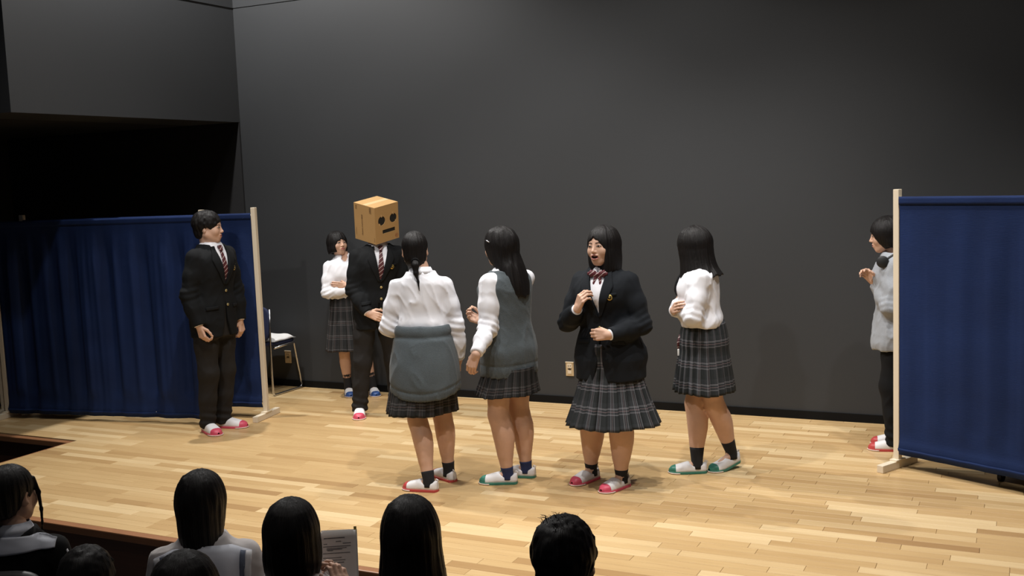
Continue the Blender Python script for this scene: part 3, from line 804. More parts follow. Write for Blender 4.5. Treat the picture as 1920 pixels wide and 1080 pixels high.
    # ---- hands: wrist frame with palm, four bent fingers and a thumb from the side of the palm
    def hand(s, k, d, n, curl=(.5, .6, .4), thumb=(.5, .3), spread=.0, sc=1.0, fan=0.0):
        W0 = s.arm[k][2]; d = unit(d); n = unit(np.asarray(n, float)-d*(np.asarray(n, float)@d)); sg = 1 if k == 'R' else -1
        side = np.cross(d, n)*sg       # towards the thumb
        B = lambda a, b, c: W0+(d*a+side*b+n*c)*sc
        prims = []
        kn = [(.082, .027), (.086, .009), (.082, -.009), (.074, -.026)]
        for (a, b) in kn: prims.append(('palm', B(.006, b*.62, 0), B(a, b, -.002), .0135*sc, .0098*sc))
        fl = [(.040, .024, .019), (.044, .028, .020), (.041, .026, .019), (.032, .019, .017)]
        for i, ((a, b), L) in enumerate(zip(kn, fl)):
            p = B(a, b, -.002); th = 0.; r = .0088*(1 if i < 3 else .88)
            for j in range(3):
                th += curl[j]*(1+fan*(i-1.5)*.25); dd = d*math.cos(th)+n*math.sin(th)+side*(spread*(1.5-i)*.5)
                p2 = p+unit(dd)*L[j]*sc; prims.append(('f%d' % i, p, p2, r*sc, (r-.0010)*sc)); p = p2; r -= .0009
        p = B(.020, .022, .004); dirs = [d*.62+side*.62*(1-thumb[0]*.6)+n*(.25+.5*thumb[0]), d*.8+side*(.35-.6*thumb[1])+n*(.2+.5*thumb[1]), d*.85+side*(.1-.6*thumb[1])+n*(.15+.6*thumb[1])]
        for j, (dd, L) in enumerate(zip(dirs, (.038, .032, .025))):
            p2 = p+unit(dd)*L*sc; prims.append(('t', p, p2, (.0125-.0016*j)*sc, (.0105-.0016*j)*sc)); p = p2
        E = s.arm[k][1]; u = unit(W0-E)
        prims.append(('palm', W0-u*.06, W0, .026*sc, .0225*sc)); prims.append(('palm', W0, B(.02, 0, 0), .0225*sc, .020*sc))
        def f(P):
            g = {}
            for nm, a, b, ra, rb in prims:
                e = rcone(P, a, b, ra, rb); g[nm] = e if nm not in g else smin(g[nm], e, .010 if nm == 'palm' else .004)
            r = g.pop('palm')
            for nm, e in g.items(): r = smin(r, e, .004)
            return r
        pts = np.array([x for q in prims for x in (q[1], q[2])]); s.hands.append((f, pts.min(0)-.03, pts.max(0)+.03))
    # ---- hair
    def hair(s, f, lo, hi, res=.0042, mat=None, name='hair', groove=.0028, freq=(34, 5)):
        def ff(P):
            q = s.q(P); an = np.arctan2(q[:, 0], q[:, 1]+.0)
            nn = vnoise(np.stack([np.cos(an)*freq[0]/6.3*2, np.sin(an)*freq[0]/6.3*2, q[:, 2]*freq[1]+q[:, 1]*3], 1), 1.0, 3)
            n2 = vnoise(np.stack([np.cos(an)*freq[0]/6.3*4.5, np.sin(an)*freq[0]/6.3*4.5, q[:, 2]*freq[1]*.7], 1), 1.0, 5)
            return (f(q)+groove*(nn+.6*n2))*s.hs
        C = np.array([s.h2l((a, b, c)) for a in (lo[0], hi[0]) for b in (lo[1], hi[1]) for c in (lo[2], hi[2])])
        V, F = surf(ff, C.min(0), C.max(0), res); o = s.add(name, V, F, mat or M_hair)
        q = s.q(V); an = np.arctan2(q[:, 0], q[:, 1]-.02); el = np.arctan2(np.hypot(q[:, 0], q[:, 1]-.02), q[:, 2]-.02)
        st = np.stack([np.cos(an)*7, np.sin(an)*7, el*.5], 1).astype(f32)
        at = o.data.attributes.new('strand', 'FLOAT_VECTOR', 'POINT'); at.data.foreach_set('vector', st.ravel())
        return o
    # ---- clothes
    def top_f(s, add, hem, zt=1.352, sleeve=(.051, .049, .046, .036), end=-.012, blouse=0.0, amp=.004, shoulder=0.0, flare=0.0, kblend=.035, lat=(15, 15, 6), vneck=0.0):
        def f(P):
            z = P[:, 2]; a = add+blouse*np.exp(-((z-hem-.045)/.045)**2)+flare*np.clip((1.0-z)/.2, 0, 1)
            d = loft(P, s.T, a, hem, zt, .008)
            if shoulder:
                c = s.cen(1.30); L, R_ = s.arm['L'][0], s.arm['R'][0]
                d = smin(d, rcone(P, (c[0], c[1]+.015, 1.318), L+np.array([0, 0, .012]), .042, shoulder), .03); d = smin(d, rcone(P, (c[0], c[1]+.015, 1.318), R_+np.array([0, 0, .012]), .042, shoulder), .03)
            if sleeve is not None:
                for kk, ar in s.arm.items():
                    if len(ar) < 3: continue
                    S, E, Wr = ar; u = unit(Wr-E); X = Wr+u*end
                    e = chain(P, [S, S+(E-S)*.5, E, E+(Wr-E)*.45, X], [sleeve[0], (sleeve[0]+sleeve[1])/2, sleeve[1], sleeve[2], sleeve[3]], .03)
                    near = np.exp(-(nrm(P-E.astype(f32))/.075)**2)
                    e = e+near*.0055*np.sin(nrm(P-S.astype(f32))*150+3*P[:, 0]*20)
                    e = smax(e, ((P-X.astype(f32))@u.astype(f32)), .004)
                    d = smin(d, e, kblend)
            if vneck:
                ca = s.cen(1.37); cb = s.cen(1.25)
                d = smax(d, -rcone(P, (ca[0], ca[1]-.035, 1.385), (cb[0], cb[1]-.125, 1.375-vneck), .050, .012), .006)
            if amp:
                r1 = np.clip(1-1.5*np.abs(vnoise(P+.03*vnoise(P, (6, 6, 6), 1)[:, None], lat, 2)), 0, 1)**2; r2 = np.clip(1-1.5*np.abs(vnoise(P@SK1, (24, 24, 9), 4)), 0, 1)**2
                d = d-amp*(1.1*r1+.55*r2-.5)
            return d
        return f
    def surf_top(s, f, lo_z, hi_z=1.40, res=.0066, pad=.1):
        pts = np.array([x for a in s.arm.values() for x in a]+[np.array([s.c0[0]-.2, s.c0[1]-.14, 1]), np.array([s.c0[0]+.2, s.c0[1]+.16, 1]), np.array([s.c1[0], s.c1[1], 1.3])])
        lo = pts.min(0)-pad; hi = pts.max(0)+pad; lo[2] = min(lo_z-.02, lo[2]) if len(s.arm['L']) > 2 else lo_z-.02; hi[2] = max(hi_z, pts[:, 2].max()+.08)
        return surf(f, lo, hi, res)
    def tpatch(s, f, e0, e1, thick=.004, off=.0015, n=24, m=8, back=False, yaw=0.0):
        """patch on the chest (or back), x and z measured from the torso axis"""
        def ft(P):
            z = P[:, 2]; t = np.clip((z-.84)/(1.345-.84), 0, 1.05); P2 = P.copy()
            P2[:, 0] += s.c0[0]+(s.c1-s.c0)[0]*t; P2[:, 1] += s.c0[1]+(s.c1-s.c0)[1]*t; return f(P2.astype(f32))
        D = (math.sin(yaw), math.cos(yaw), 0) if not back else (0, -1, 0)
        V, F, U = cloth_patch(ft, e0, e1, thick, off, n=n, m=m, D=D, start=.4)
        t = np.clip((V[:, 2]-.84)/(1.345-.84), 0, 1.05)[:, None]; V[:, :2] += s.c0+(s.c1-s.c0)*t
        return V, F, U
    def disc(s, f, x, z, r, mat, name, parent, thick=.004, off=.002, oval=1.0):
        ph = np.linspace(0, np.pi, 11)
        V, F, U = s.tpatch(f, np.c_[x+r*np.cos(ph), z+r*oval*np.sin(ph)], np.c_[x+r*np.cos(ph), z-r*oval*np.sin(ph)], thick, off, n=11, m=4)
        return s.add(name, V, F, mat, parent)
    def collar(s, mat, r=.056, z=1.372, drop=.038, pt=.03, gap=.10, parent=None, yaw=0.0, open_=0.0):
        c = s.cen(1.36); P = []; n = 44
        for w_ in range(3):
            row = []
            for i in range(n+1):
                a = gap+(2*math.pi-2*gap)*i/n; fr = math.exp(-(min(a, 2*math.pi-a)/.45)**2); bk = (1-math.cos(a))/2
                if w_ == 0: rr, zz = r-.001, z-.030+.012*bk
                elif w_ == 1: rr, zz = r+.002, z+.002+.012*bk-.012*fr
                else: rr, zz = r+.020+.012*fr, z-drop+.010*bk-pt*fr
                row.append((c[0]+math.sin(a+yaw)*rr*(1.02+.25*open_*fr), c[1]+.012-math.cos(a+yaw)*rr, zz))
            P.append(row)
        o = s.addmb('collar', MB().grid(P), mat, parent); solidify(o, .003); return o
    def skirt(s, mat, zw, zh, rw, rh, npl=22, amp=.012, seed=1, cx=(0, 0), depth=.86, hemtilt=0.0, pw=.85):
        rg = random.Random(seed); n = npl*10; rows = 26; V = []; UV = []
        per = npl*.092*.78
        jit = [rg.uniform(-.3, .3) for _ in range(npl)]
        for j in range(rows+1):
            v = j/rows; z = zw+(zh-zw)*v
            for i in range(n+1):
                u = i/n; k = u*npl; kk = int(k) % npl; fr = k-int(k)
                saw = (fr/.8 if fr < .8 else (1-fr)/.2)           # knife pleats
                a = amp*(.16+.84*v**.7)*(1+.5*jit[kk])
                an = 2*math.pi*(u+.006*jit[kk]*v)
                r0 = rw+(rh-rw)*(v**pw)
                r0 = max(r0, np.interp(z, s.T[0], s.T[3])+.014)
                rr = r0+a*(saw-.5)+.010*v*math.sin(3*an+seed)*(1 if seed else 0)
                ft = 1-(1-depth)*(1-.5*v)
                V.append((s.c0[0]+cx[0]*v+rr*math.sin(an), s.c0[1]+.004+cx[1]*v-rr*ft*math.cos(an), z+.004*v*math.sin(5*an+seed)+hemtilt*v*math.cos(an)))
                UV.append((u*per, (zw-z)))
        F = np.array([(j*(n+1)+i, (j+1)*(n+1)+i, (j+1)*(n+1)+i+1, j*(n+1)+i+1) for j in range(rows) for i in range(n)])
        o = s.add('skirt', np.array(V), F, mat, uv=UV); solidify(o, .0025); return o
    def trousers(s, mat, zw=1.0, r=(.090, .078, .070, .066), res=.008, amp=.005, zend=.035):
        def f(P):
            d = s.torso(P, .014, .70, zw)
            for k in s.leg:
                H_, K, A, dr, lf = s.leg[k]; X = A.copy(); X[2] = zend+lf+.02
                e = chain(P, [H_, H_+(K-H_)*.5, K, K+(A-K)*.5, X], [r[0], (r[0]+r[1])/2, r[1], r[2], r[3]], .03)
                e = e+.006*np.exp(-((P[:, 2]-.10)/.06)**2)*np.sin(P[:, 2]*110+P[:, 0]*30)
                d = np.minimum(d, e) if d is None else smin(d, e, .025)
            d = smax(d, (zend-P[:, 2]), .004)
            r1 = np.clip(1-1.5*np.abs(vnoise(P@SK1, (14, 14, 5), 6)), 0, 1)**2
            return d-amp*(1.2*r1-.1)
        pts = np.array([x for l in s.leg.values() for x in l[:3]]); lo = pts.min(0)-.15; hi = pts.max(0)+.15; lo[2] = 0; hi[2] = zw+.02
        V, F = surf(f, lo, hi, res); return s.add('trousers', V, F, mat)
    def shoe(s, k, cap, sole, upper=None, strap=True, L=.242, wd=.088):
        H_, K, A, d, lift = s.leg[k]; upper = upper or M_shoe
        heel = A-d*.062; heel[2] = 0; sx = np.array([d[1], -d[0], 0]) if False else np.cross(d, (0, 0, 1))
        pit = lift/.16
        def X(a, b, c):   # a along foot from the heel, b across, c up
            up = 0.0
            if lift and a < .15: up = (.15-a)*pit*1.05
            return heel+d*a+sx*b+np.array([0, 0, c+up])
        def hw(t): return wd/2*(.70+.34*math.sin(min(1, t/.72)*math.pi*.5)**2)*(1 if t < .74 else math.sqrt(max(0.0, 1-((t-.74)/.262)**2)))*(math.sqrt(max(0, 1-((.10-t)/.105)**2)) if t < .10 else 1)
        def top(t): return .016+np.interp(t, [0, .12, .3, .5, .75, .92, 1.0], [.050, .052, .050, .056, .038, .028, .010])
        def ring(t, sc=1.0, z0=.010, lowtop=True):
            w = max(.002, hw(t))*sc; h_ = top(t)*sc; row = []
            for i in range(21):
                a = math.pi*i/20; x = math.cos(a); z = math.sin(a)
                px_ = (abs(x)**.72)*math.copysign(1, x)*w; pz = z0+(h_-z0)*(abs(z)**.62)
                if lowtop and .07 < t < .50: 
                    lim = np.interp(t, [.07, .14, .35, .50], [.064, .050, .046, .072]); px_ *= 1+.0*z; pz = min(pz, lim)
                row.append(tuple(X(t*L, px_, pz)))
            return row
        root = s.addmb('shoe', MB().grid([[tuple(X(.0004, b_*.0008, c_)) for b_, c_ in zip(np.linspace(1, -1, 21), .010+.052*np.sin(np.linspace(0, math.pi, 21)))]]+[ring(t) for t in np.r_[.004, .03, np.linspace(.07, .5, 10), np.linspace(.56, .86, 7)]]), upper)
        solidify(root, .002)
        s.addmb('toe_cap', MB().grid([ring(t, 1.035, .008, False) for t in np.r_[np.linspace(.82, .95, 6), .975, .992, .9995]]), cap, root)
        outl = [(t, hw(t)*1.08+.0015) for t in np.r_[.002, .012, .03, np.linspace(.07, .95, 14), .975, .992, 1.0]]
        ol = [(t*L*1.012-.001, w_) for t, w_ in outl]+[(t*L*1.012-.001, -w_) for t, w_ in outl[::-1]]
        rows = [[tuple(X(a, b*sc_, z_)) for a, b in ol] for z_, sc_ in ((.0005, .96), (.002, 1), (.0145, 1.0), (.016, .9))]
        mb = MB().grid(rows, closed_u=True); m_ = len(ol); mb.F.append(tuple(range(m_-1, -1, -1)))
        s.addmb('sole', mb, sole, root, smooth=False)
        rim = MB().tube([X(t*L*1.012, hw(t)*1.10+.0015, .006) for t in np.linspace(.7, .985, 9)]+[X(L*1.018, 0, .006)]+[X(t*L*1.012, -hw(t)*1.10-.0015, .006) for t in np.linspace(.985, .7, 9)], .0038, 6)
        s.addmb('toe_rim', rim, M_solepale, root)
        if strap:
            s.addmb('heel_loop', MB().tube([X(.006, 0, .062), X(-.004, 0, .074), X(.008, 0, .08), X(.014, 0, .066)], .004, 6), upper, root)
        return root
    def sock(s, k, mat, zt):
        H_, K, A, d, lift = s.leg[k]; u = unit(K-A); bk = -d; w = s.legw
        pts = [A+np.array([0, 0, -.045]), A, A+u*max(.02, (zt-.075)*.5), A+u*(zt-.075)]
        L_ = np.linalg.norm(K-A)
        rr = [.040, .0365] + [np.interp((q-A)@u/L_, [0, .34, .70, 1], [.0365, .0415*w, .054*w, .053*w]) for q in pts[2:]]
        pts = [pts[0], pts[1]]+[q+bk*np.interp((q-A)@u/L_, [0, .34, .7], [0, .004, .016]) for q in pts[2:]]
        P = polyres(pts, 9); R_ = np.interp(np.linspace(0, 1, 9), np.r_[0, np.cumsum([np.linalg.norm(pts[i+1]-pts[i]) for i in range(3)])]/sum(np.linalg.norm(pts[i+1]-pts[i]) for i in range(3)), rr)
        return s.addmb('sock', MB().tube([tuple(p) for p in P], list(R_), 20), mat)

# ------------------------------------------------------------------ hair shapes (head space: face towards -y)
def jag(q, a=.014, f=38, seed=8):
    r = q.copy(); r[:, 2] = q[:, 2]+a*vnoise(np.stack([q[:, 0]*f, q[:, 1]*f, q[:, 1]*0], 1), 1.0, seed); return r
def hair_fn(L=.15, vol=0.0, hz=.072, wx=.060, rows=None, front=.105, part=0.0, ftop=.04, zopen=-.04, jg=.014, side=0.0):
    rows = rows or [(-L, 0, .016, .086, .084), (-L*.55, 0, .014, .091, .097), (-.02, 0, .014, .089, .103), (.04, 0, .016, .082, .098), (.085, 0, .016, .055, .066)]
    T = cat_rom(rows)
    def f(q):
        d = ell(q, (0, .016, .034), (.084+vol, .102+vol, .091+vol))
        g = jag(q, jg)
        if L: d = smin(d, loft(g, T, vol, None, None, .010, 2.1), .02)
        g2 = q.copy(); g2[:, 2] = q[:, 2]+.012*vnoise(np.stack([q[:, 0]*70, q[:, 0]*0, q[:, 0]*0], 1), 1.0, 4)*(q[:, 2] > 0)
        op = ell(g2, (part, -.118, zopen), (wx, .088, hz))
        if L: op = smin(op, rcone(q, (0, -.145, -.06), (0, -.145, -.7), front, front+side), .02)
        return smax(d, -op, .007)
    return f
def short_f(nape=-.055, vol=0.0, hz=.10, wx=.066, top=.0):
    def f(q):
        d = ell(q, (0, .017, .038), (.0845+vol, .1025+vol, .093+vol+top))
        d = smin(d, ell(q, (0, .050, -.030), (.066, .058, .062)), .02)
        n = vnoise(q, (55, 55, 40), 3); d = d-.004*n
        op = ell(q, (0, -.118, -.045), (wx, .088, hz))
        m = q.copy(); m[:, 0] = np.abs(m[:, 0])
        op = smin(op, ell(m, (.085, -.012, -.055), (.035, .036, .062)), .015)       # around the ears
        d = smax(d, -op, .007)
        return smax(d, nape+.02*n*.4-q[:, 2], .01)
    return f
def PV(p, r, u, t):
    w = np.array([-p.view[1], p.view[0], 0])*r+np.array([0, 0, 1.])*u+p.view*t
    c, n = math.cos(-p.th), math.sin(-p.th); return np.array([c*w[0]-n*w[1], n*w[0]+c*w[1], w[2]])
Person.cv = PV

def blazer(p, mat, hem=.80, zb=1.03, add=.022, sleeve=(.056, .056, .054, .044), vw=.062, openw=.05, shirt=M_shirt, badge=True, buttons=((.012, 1.02), (.012, .92)), amp=.0045, flare=.012, res=.0066, pad=.034):
    fs = p.top_f(.010, .95, 1.378, None, amp=0)
    V, F = p.surf_top(fs, .95, res=.009); so = p.add('shirt', V, F, shirt)
    f0 = p.top_f(add, hem, 1.362, sleeve, end=-.004, amp=amp, shoulder=pad, flare=flare, lat=(9, 9, 4))
    fr = p.top_f(add, hem, 1.362, sleeve, end=-.004, amp=0, shoulder=pad, flare=flare)
    def f(P):
        d = f0(P); z = P[:, 2]; t = np.clip((z-.84)/(1.345-.84), 0, 1.05)
        x = P[:, 0]-(p.c0[0]+(p.c1-p.c0)[0]*t); y = P[:, 1]-(p.c0[1]+(p.c1-p.c0)[1]*t)
        w = np.interp(z, [zb, 1.335, 1.40], [-.004, vw, vw+.01]); w2 = np.interp(z, [hem-.01, hem+.10, zb-.06], [openw, openw*.42, -.006])
        ww = np.where(z > zb-.03, w, w2); cut = smax((np.abs(x)-ww)*.8, y+.02, .01)
        return smax(d, -cut, .004)
    V, F = p.surf_top(f, hem, res=res); o = p.add('blazer', V, F, mat)
    for sg in (-1, 1):
        e0 = [(sg*.050, 1.350), (sg*(vw*.86), 1.315), (sg*vw*.45, (zb+1.335)/2-.01), (sg*.001, zb)]
        e1 = [(sg*.074, 1.346), (sg*.090, 1.300), (sg*.106, 1.250), (sg*.085, 1.195), (sg*.022, zb+.01)]
        q = p.tpatch(fr, e0, e1, .005, .003, n=30, m=7); p.add('lapel', q[0], q[1], mat, o)
        q = p.tpatch(fr, [(sg*.07, .93), (sg*.15, .925)], [(sg*.07, .905), (sg*.15, .90)], .004, .0025, n=12, m=3); p.add('pocket_flap', q[0], q[1], mat, o)
    q = p.tpatch(fr, [(.055, 1.205), (.125, 1.212)], [(.055, 1.19), (.125, 1.197)], .003, .002, n=12, m=3); p.add('chest_pocket', q[0], q[1], mat, o)
    if badge:
        b = p.disc(fr, .088, 1.185, .015, M_gold, 'badge', o, oval=1.2)
        p.disc(fr, .088, 1.186, .009, M_blackcloth, 'badge_field', o, thick=.0015, off=.0065, oval=1.2)
        p.disc(fr, .088, 1.187, .0045, M_gold, 'badge_emblem', o, thick=.001, off=.0078, oval=1.3)
    for bx, bz in buttons: p.disc(fr, bx, bz, .0095, M_brass, 'button', o, thick=.005, off=.002)
    for kk, a in p.arm.items():
        if len(a) < 3: continue
        S, E, Wr = a; u = unit(Wr-E)
        p.addmb('shirt_cuff', MB().tube([tuple(Wr+u*-.02), tuple(Wr+u*.001)], [.0335, .033], 20), shirt, o)
    return o, fr, fs
def necktie(p, fs, zt=1.352, zend=1.0):
    V, F, _ = p.tpatch(fs, [(-.013, zt), (-.019, zt-.012), (-.010, zt-.04)], [(.013, zt), (.019, zt-.012), (.010, zt-.04)], .012, .006, n=12, m=6); k = p.add('necktie', V, F, M_tie)
    V, F, _ = p.tpatch(fs, [(-.010, zt-.036), (-.022, zt-.16), (-.030, zend)], [(.010, zt-.036), (.022, zt-.16), (.030, zend)], .005, .004, n=24, m=6); p.add('blade', V, F, M_tie, k)
def cuffs(p, mat, parent, r=.036, L=.05, kk=('L', 'R')):
    for k in kk:
        S, E, Wr = p.arm[k]; u = unit(Wr-E)
        p.addmb('cuff', MB().tube([tuple(Wr-u*(L+.008)), tuple(Wr-u*(L*.9+.008)), tuple(Wr-u*.012), tuple(Wr-u*.006)], [r, r+.004, r+.003, r-.002], 22), mat, parent)

# ================================================================== the cast
# ---- girl in the navy blazer, talking, one hand raised
p = Person('girl in dark blazer and striped bow talking with one hand raised to her chest', (1128, 909), -24, 1.60, wide=1.10, neck=(1133, 520, 0), pelvis=(1144, 660, 0), legw=1.40)
p.set_head(1131, 462, .015, -38, 3, -3, size=1.03); p.mouth_open = 1.0; p.mouth_w = 1.28; p.face_w = 1.08
p.set_arm('R', (1064, 606, -1), (1082, 580, 1)); p.set_arm('L', (1208, 622, -1), (1143, 628, 1))
p.hand('R', p.cv(.30, .72, .35), p.cv(.55, -.30, -.65), curl=(.75, .8, .6), thumb=(.6, .5)); p.hand('L', p.cv(-.85, .05, .10), p.cv(.1, -.15, -.9), curl=(1.15, 1.3, .8), thumb=(.8, .8))
p.set_leg('R', (1098, 903), -42); p.set_leg('L', (1154, 917), -45)
p.build_body(); p.face_bits(squint=.75)
p.hair(hair_fn(L=.155, vol=.004, hz=.090, wx=.061, part=-.004, front=.100, zopen=-.035), (-.14, -.13, -.2), (.14, .15, .16))
o, fr, fs = blazer(p, M_blazer, hem=.675, zb=1.06, flare=.044, openw=.045, buttons=((.0, 1.0),))
p.collar(M_shirt, r=.060)
def fbow(P, p=p):
    c = p.cen(1.325); q = P-np.array([c[0], c[1]-.078, 1.318], f32)
    w = np.stack([np.abs(q[:, 0]), q[:, 1], q[:, 2]], 1)
    d = ell(w, (.034, -.012, .004), (.030, .014, .022)); d = smin(d, ell(q, (0, -.014, 0), (.013, .013, .015)), .004)
    d = smin(d, rcone(w, (.006, -.008, -.01), (.026, -.016, -.058), .010, .014), .006)
    return d+.003*np.sin(w[:, 0]*260)
c = p.cen(1.325); V, F = surf(fbow, (c[0]-.09, c[1]-.13, 1.22), (c[0]+.09, c[1]-.03, 1.37), .0032); p.add('bow_tie', V, F, M_bow)
p.skirt(M_tartan, .90, .395, .15, .285, npl=22, amp=.024, seed=3, depth=.9, pw=1.5)
for k in 'RL': p.sock(k, M_sock, .115); p.shoe(k, M_pink, M_pink)

# ---- young man in the dark suit
p = Person('young man in dark suit and striped tie standing before the blue curtain, arms down', (409, 808), 44, 1.745, male=True, wide=.97, neck=(396, 474, -.02), pelvis=(402, 625, 0))
p.set_head(391, 428, -.01, 74, 0, 2, size=.97)
p.arm_dir('R', (-.20, -1, .10), (.26, -1, .22)); p.arm_dir('L', (.16, -1, -.05), (.06, -1, .2))
p.hand('R', p.cv(.25, -.95, .12), p.cv(.7, .2, -.6), curl=(.7, 1.0, .7), thumb=(.05, .25)); p.hand('L', p.cv(.10, -.95, .1), p.cv(-.7, 0, -.5), curl=(.7, 1.0, .7), thumb=(.05, .25))
p.set_leg('R', (396, 812), 22); p.set_leg('L', (432, 801), 62)
p.build_body(); p.face_bits()
p.hair(short_f(nape=-.075, vol=.006, hz=.098, wx=.064), (-.12, -.13, -.12), (.12, .15, .16))
fh = hair_fn(L=0, vol=.006, hz=.080, wx=.062, part=.0)
o, fr, fs = blazer(p, M_suit, hem=.705, zb=1.07, flare=.018, openw=.05, buttons=((.01, 1.03), (.012, .93)), badge=True, pad=.036)
p.collar(M_shirt, r=.062); necktie(p, fs)
p.trousers(M_trous, r=(.088, .068, .060, .058))
for k in 'RL': p.shoe(k, M_pink, M_pink, strap=False, L=.255)

# ---- girl in white shirt with folded arms by the wall
p = Person('girl in white shirt with folded arms standing against the grey wall behind the box-headed figure', (679, 741), 18, 1.50, wide=.98, neck=(643, 487, 0), pelvis=(651, 600, 0), legw=.95)
p.set_head(633, 457, 0, 30, 8, 0, size=.98)
p.fold_arms()
p.hand('R', (.9, .25, .15), (0, 1, 0), curl=(.3, .4, .3)); p.hand('L', (-.9, .2, .1), (0, 1, 0), curl=(.4, .5, .3))
p.set_leg('R', (655, 741), 8); p.set_leg('L', (702, 740), 8)
p.build_body(); p.face_bits()
p.hair(hair_fn(L=.085, vol=.004, hz=.074, wx=.057, part=.0, front=.100), (-.14, -.13, -.14), (.14, .15, .16))
f = p.top_f(.016, .96, blouse=.012, amp=.006, vneck=.11); V, F = p.surf_top(f, .96); o = p.add('shirt', V, F, M_shirt); cuffs(p, M_shirt, o)
p.collar(M_shirt, r=.060, open_=.7, gap=.42, pt=.042)
p.skirt(M_tartan2, .99, .46, .135, .215, npl=20, amp=.017, seed=5)
for k in 'RL': p.sock(k, M_sock, .26); p.shoe(k, M_blue, M_blue, strap=False)

# ---- figure with the box over the head
p = Person('person in dark suit with hands clasped and a cardboard box over the head', (697, 777), 12, 1.66, male=True, neck=(709, 470, .0), pelvis=(706, 625, 0))
p.set_head(706, 416, .03, 38, -14, 0, size=.95)
p.set_arm('R', (660, 560, -1), (690, 587, 1)); p.set_arm('L', (757, 555, -1), (724, 590, 1))
p.hand('R', p.cv(.85, -.35, .25), p.cv(.1, -.1, -1), curl=(.35, .5, .3), thumb=(.2, .2)); p.hand('L', p.cv(-.85, -.3, .3), p.cv(-.1, -.1, -1), curl=(.35, .5, .3), thumb=(.2, .2))
p.set_leg('R', (675, 781), -4); p.set_leg('L', (750, 766), 25)
p.build_body(hres=.006); p.face_bits()
p.hair(short_f(nape=-.07, vol=.0), (-.12, -.13, -.12), (.12, .15, .16), res=.006)
o, fr, fs = blazer(p, M_suit, hem=.70, zb=1.07, flare=.018, openw=.03, buttons=((.01, 1.03), (.012, .94), (.012, .86)), pad=.036)
p.collar(M_shirt, r=.062); necktie(p, fs)
p.trousers(M_trous, r=(.088, .068, .060, .062))
for k in 'RL': p.shoe(k, M_pink, M_pink, strap=False, L=.255)
BOXMAN = p

# ---- girl seen from behind with a grey jumper tied round her waist
p = Person('girl seen from behind, hair tied back, white shirt and grey jumper tied round her waist', (812, 907), 172, 1.60, wide=.99, neck=(789, 513, .0), pelvis=(796, 660, 0), legw=1.14)
p.set_head(778, 470, -.03, 178, -4, 2, size=1.0)
p.arm_dir('L', (-.25, -1, -.05), (.55, -.25, -.8)); p.arm_dir('R', (.20, -1, -.05), (.06, -1, -.2))
p.hand('L', p.cv(.6, .1, -.7), p.cv(.5, 0, .3), curl=(.6, .6, .4)); p.hand('R', p.cv(-.1, -.9, -.2), p.cv(-.8, 0, -.3), curl=(.4, .5, .3))
p.set_leg('L', (790, 919), -118); p.set_leg('R', (834, 897), -150)
p.build_body(hres=.005)
def fpony(q):
    d = ell(q, (0, .016, .034), (.080, .099, .089)); d = smin(d, ell(q, (0, .050, -.030), (.070, .056, .085)), .02)
    op = ell(q, (0, -.118, -.045), (.064, .088, .105)); m = q.copy(); m[:, 0] = np.abs(m[:, 0]); op = smin(op, ell(m, (.090, -.012, -.055), (.030, .038, .066)), .015)
    d = smax(d, -op, .007); d = smax(d, -.112-q[:, 2], .015)
    t = chain(q, [(0, .090, -.06), (0, .104, -.09), (0, .112, -.14), (-.008, .118, -.19), (-.012, .124, -.25)], [.020, .022, .014, .007, .003], .01)
    return smin(d, t, .006)
p.hair(fpony, (-.12, -.13, -.28), (.12, .17, .15), freq=(40, 4))
p.addmb('hair_tie', MB().tube([tuple(p.h2l((.022*math.sin(a), .096+.012*math.cos(a), -.072+.022*math.cos(a)))) for a in np.linspace(0, 6.28, 17)], .006, 6), M_blackcloth)
f = p.top_f(.018, .985, sleeve=(.052, .054, .055, .044), blouse=.016, amp=.007, end=-.02, kblend=.03); V, F = p.surf_top(f, .98); o = p.add('shirt', V, F, M_shirt); cuffs(p, M_shirt, o, r=.038)
p.collar(M_shirt, r=.060, pt=.02)
p.skirt(M_tartan2, .93, .475, .15, .222, npl=22, amp=.016, seed=6, cx=(.040, 0))
def fjump(P, p=p):
    z = P[:, 2]; T2 = cat_rom([(.50, p.c0[0]-.004, p.c0[1], .205, .212), (.58, p.c0[0]-.003, p.c0[1], .212, .220), (.68, p.c0[0], p.c0[1], .222, .218), (.80, p.c0[0], p.c0[1], .212, .200), (.92, p.c0[0], p.c0[1], .188, .168), (1.0, p.c0[0], p.c0[1], .168, .142), (1.05, p.c0[0], p.c0[1], .166, .140)])
    x = P[:, 0]-p.c0[0]
    hem = .572+.035*(np.abs(x)/.2)**2
    d = loft(P, T2, .0, .52, 1.02, .012)
    d = smax(d, hem-z, .01)
    d = smax(d, -(P[:, 1]-p.c0[1]+.05+.25*(z-.9)*(z < .9)), .02)            # open at the front below the knot
    d = d-.006*np.clip(1-1.6*np.abs(vnoise(P@SK1, (13, 13, 4.5), 7)), 0, 1)**2-.007*np.exp(-((z-.995)/.022)**2)+.006*np.exp(-((z-.955)/.012)**2)+.004*np.exp(-((z-hem-.05)/.009)**2)-.0015*np.sin(np.arctan2(P[:, 0]-p.c0[0], P[:, 1]-p.c0[1])*70)*(z < hem+.05)
    return d
V, F = surf(fjump, (p.c0[0]-.27, p.c0[1]-.25, .48), (p.c0[0]+.27, p.c0[1]+.25, 1.05), .0066); o = p.add('tied_jumper', V, F, M_knit)
def fslv(P, p=p):
    a = np.array([p.c0[0], p.c0[1], 0]); d = None
    for sg in (-1, 1):
        e = chain(P, [a+V3(sg*.165, .0, .985), a+V3(sg*.13, -.105, .975), a+V3(sg*.03, -.150, .955), a+V3(-sg*.05, -.185, .82), a+V3(-sg*.07, -.215, .68)], [.022, .026, .026, .03, .026], .015); d = e if d is None else smin(d, e, .01)
    return d
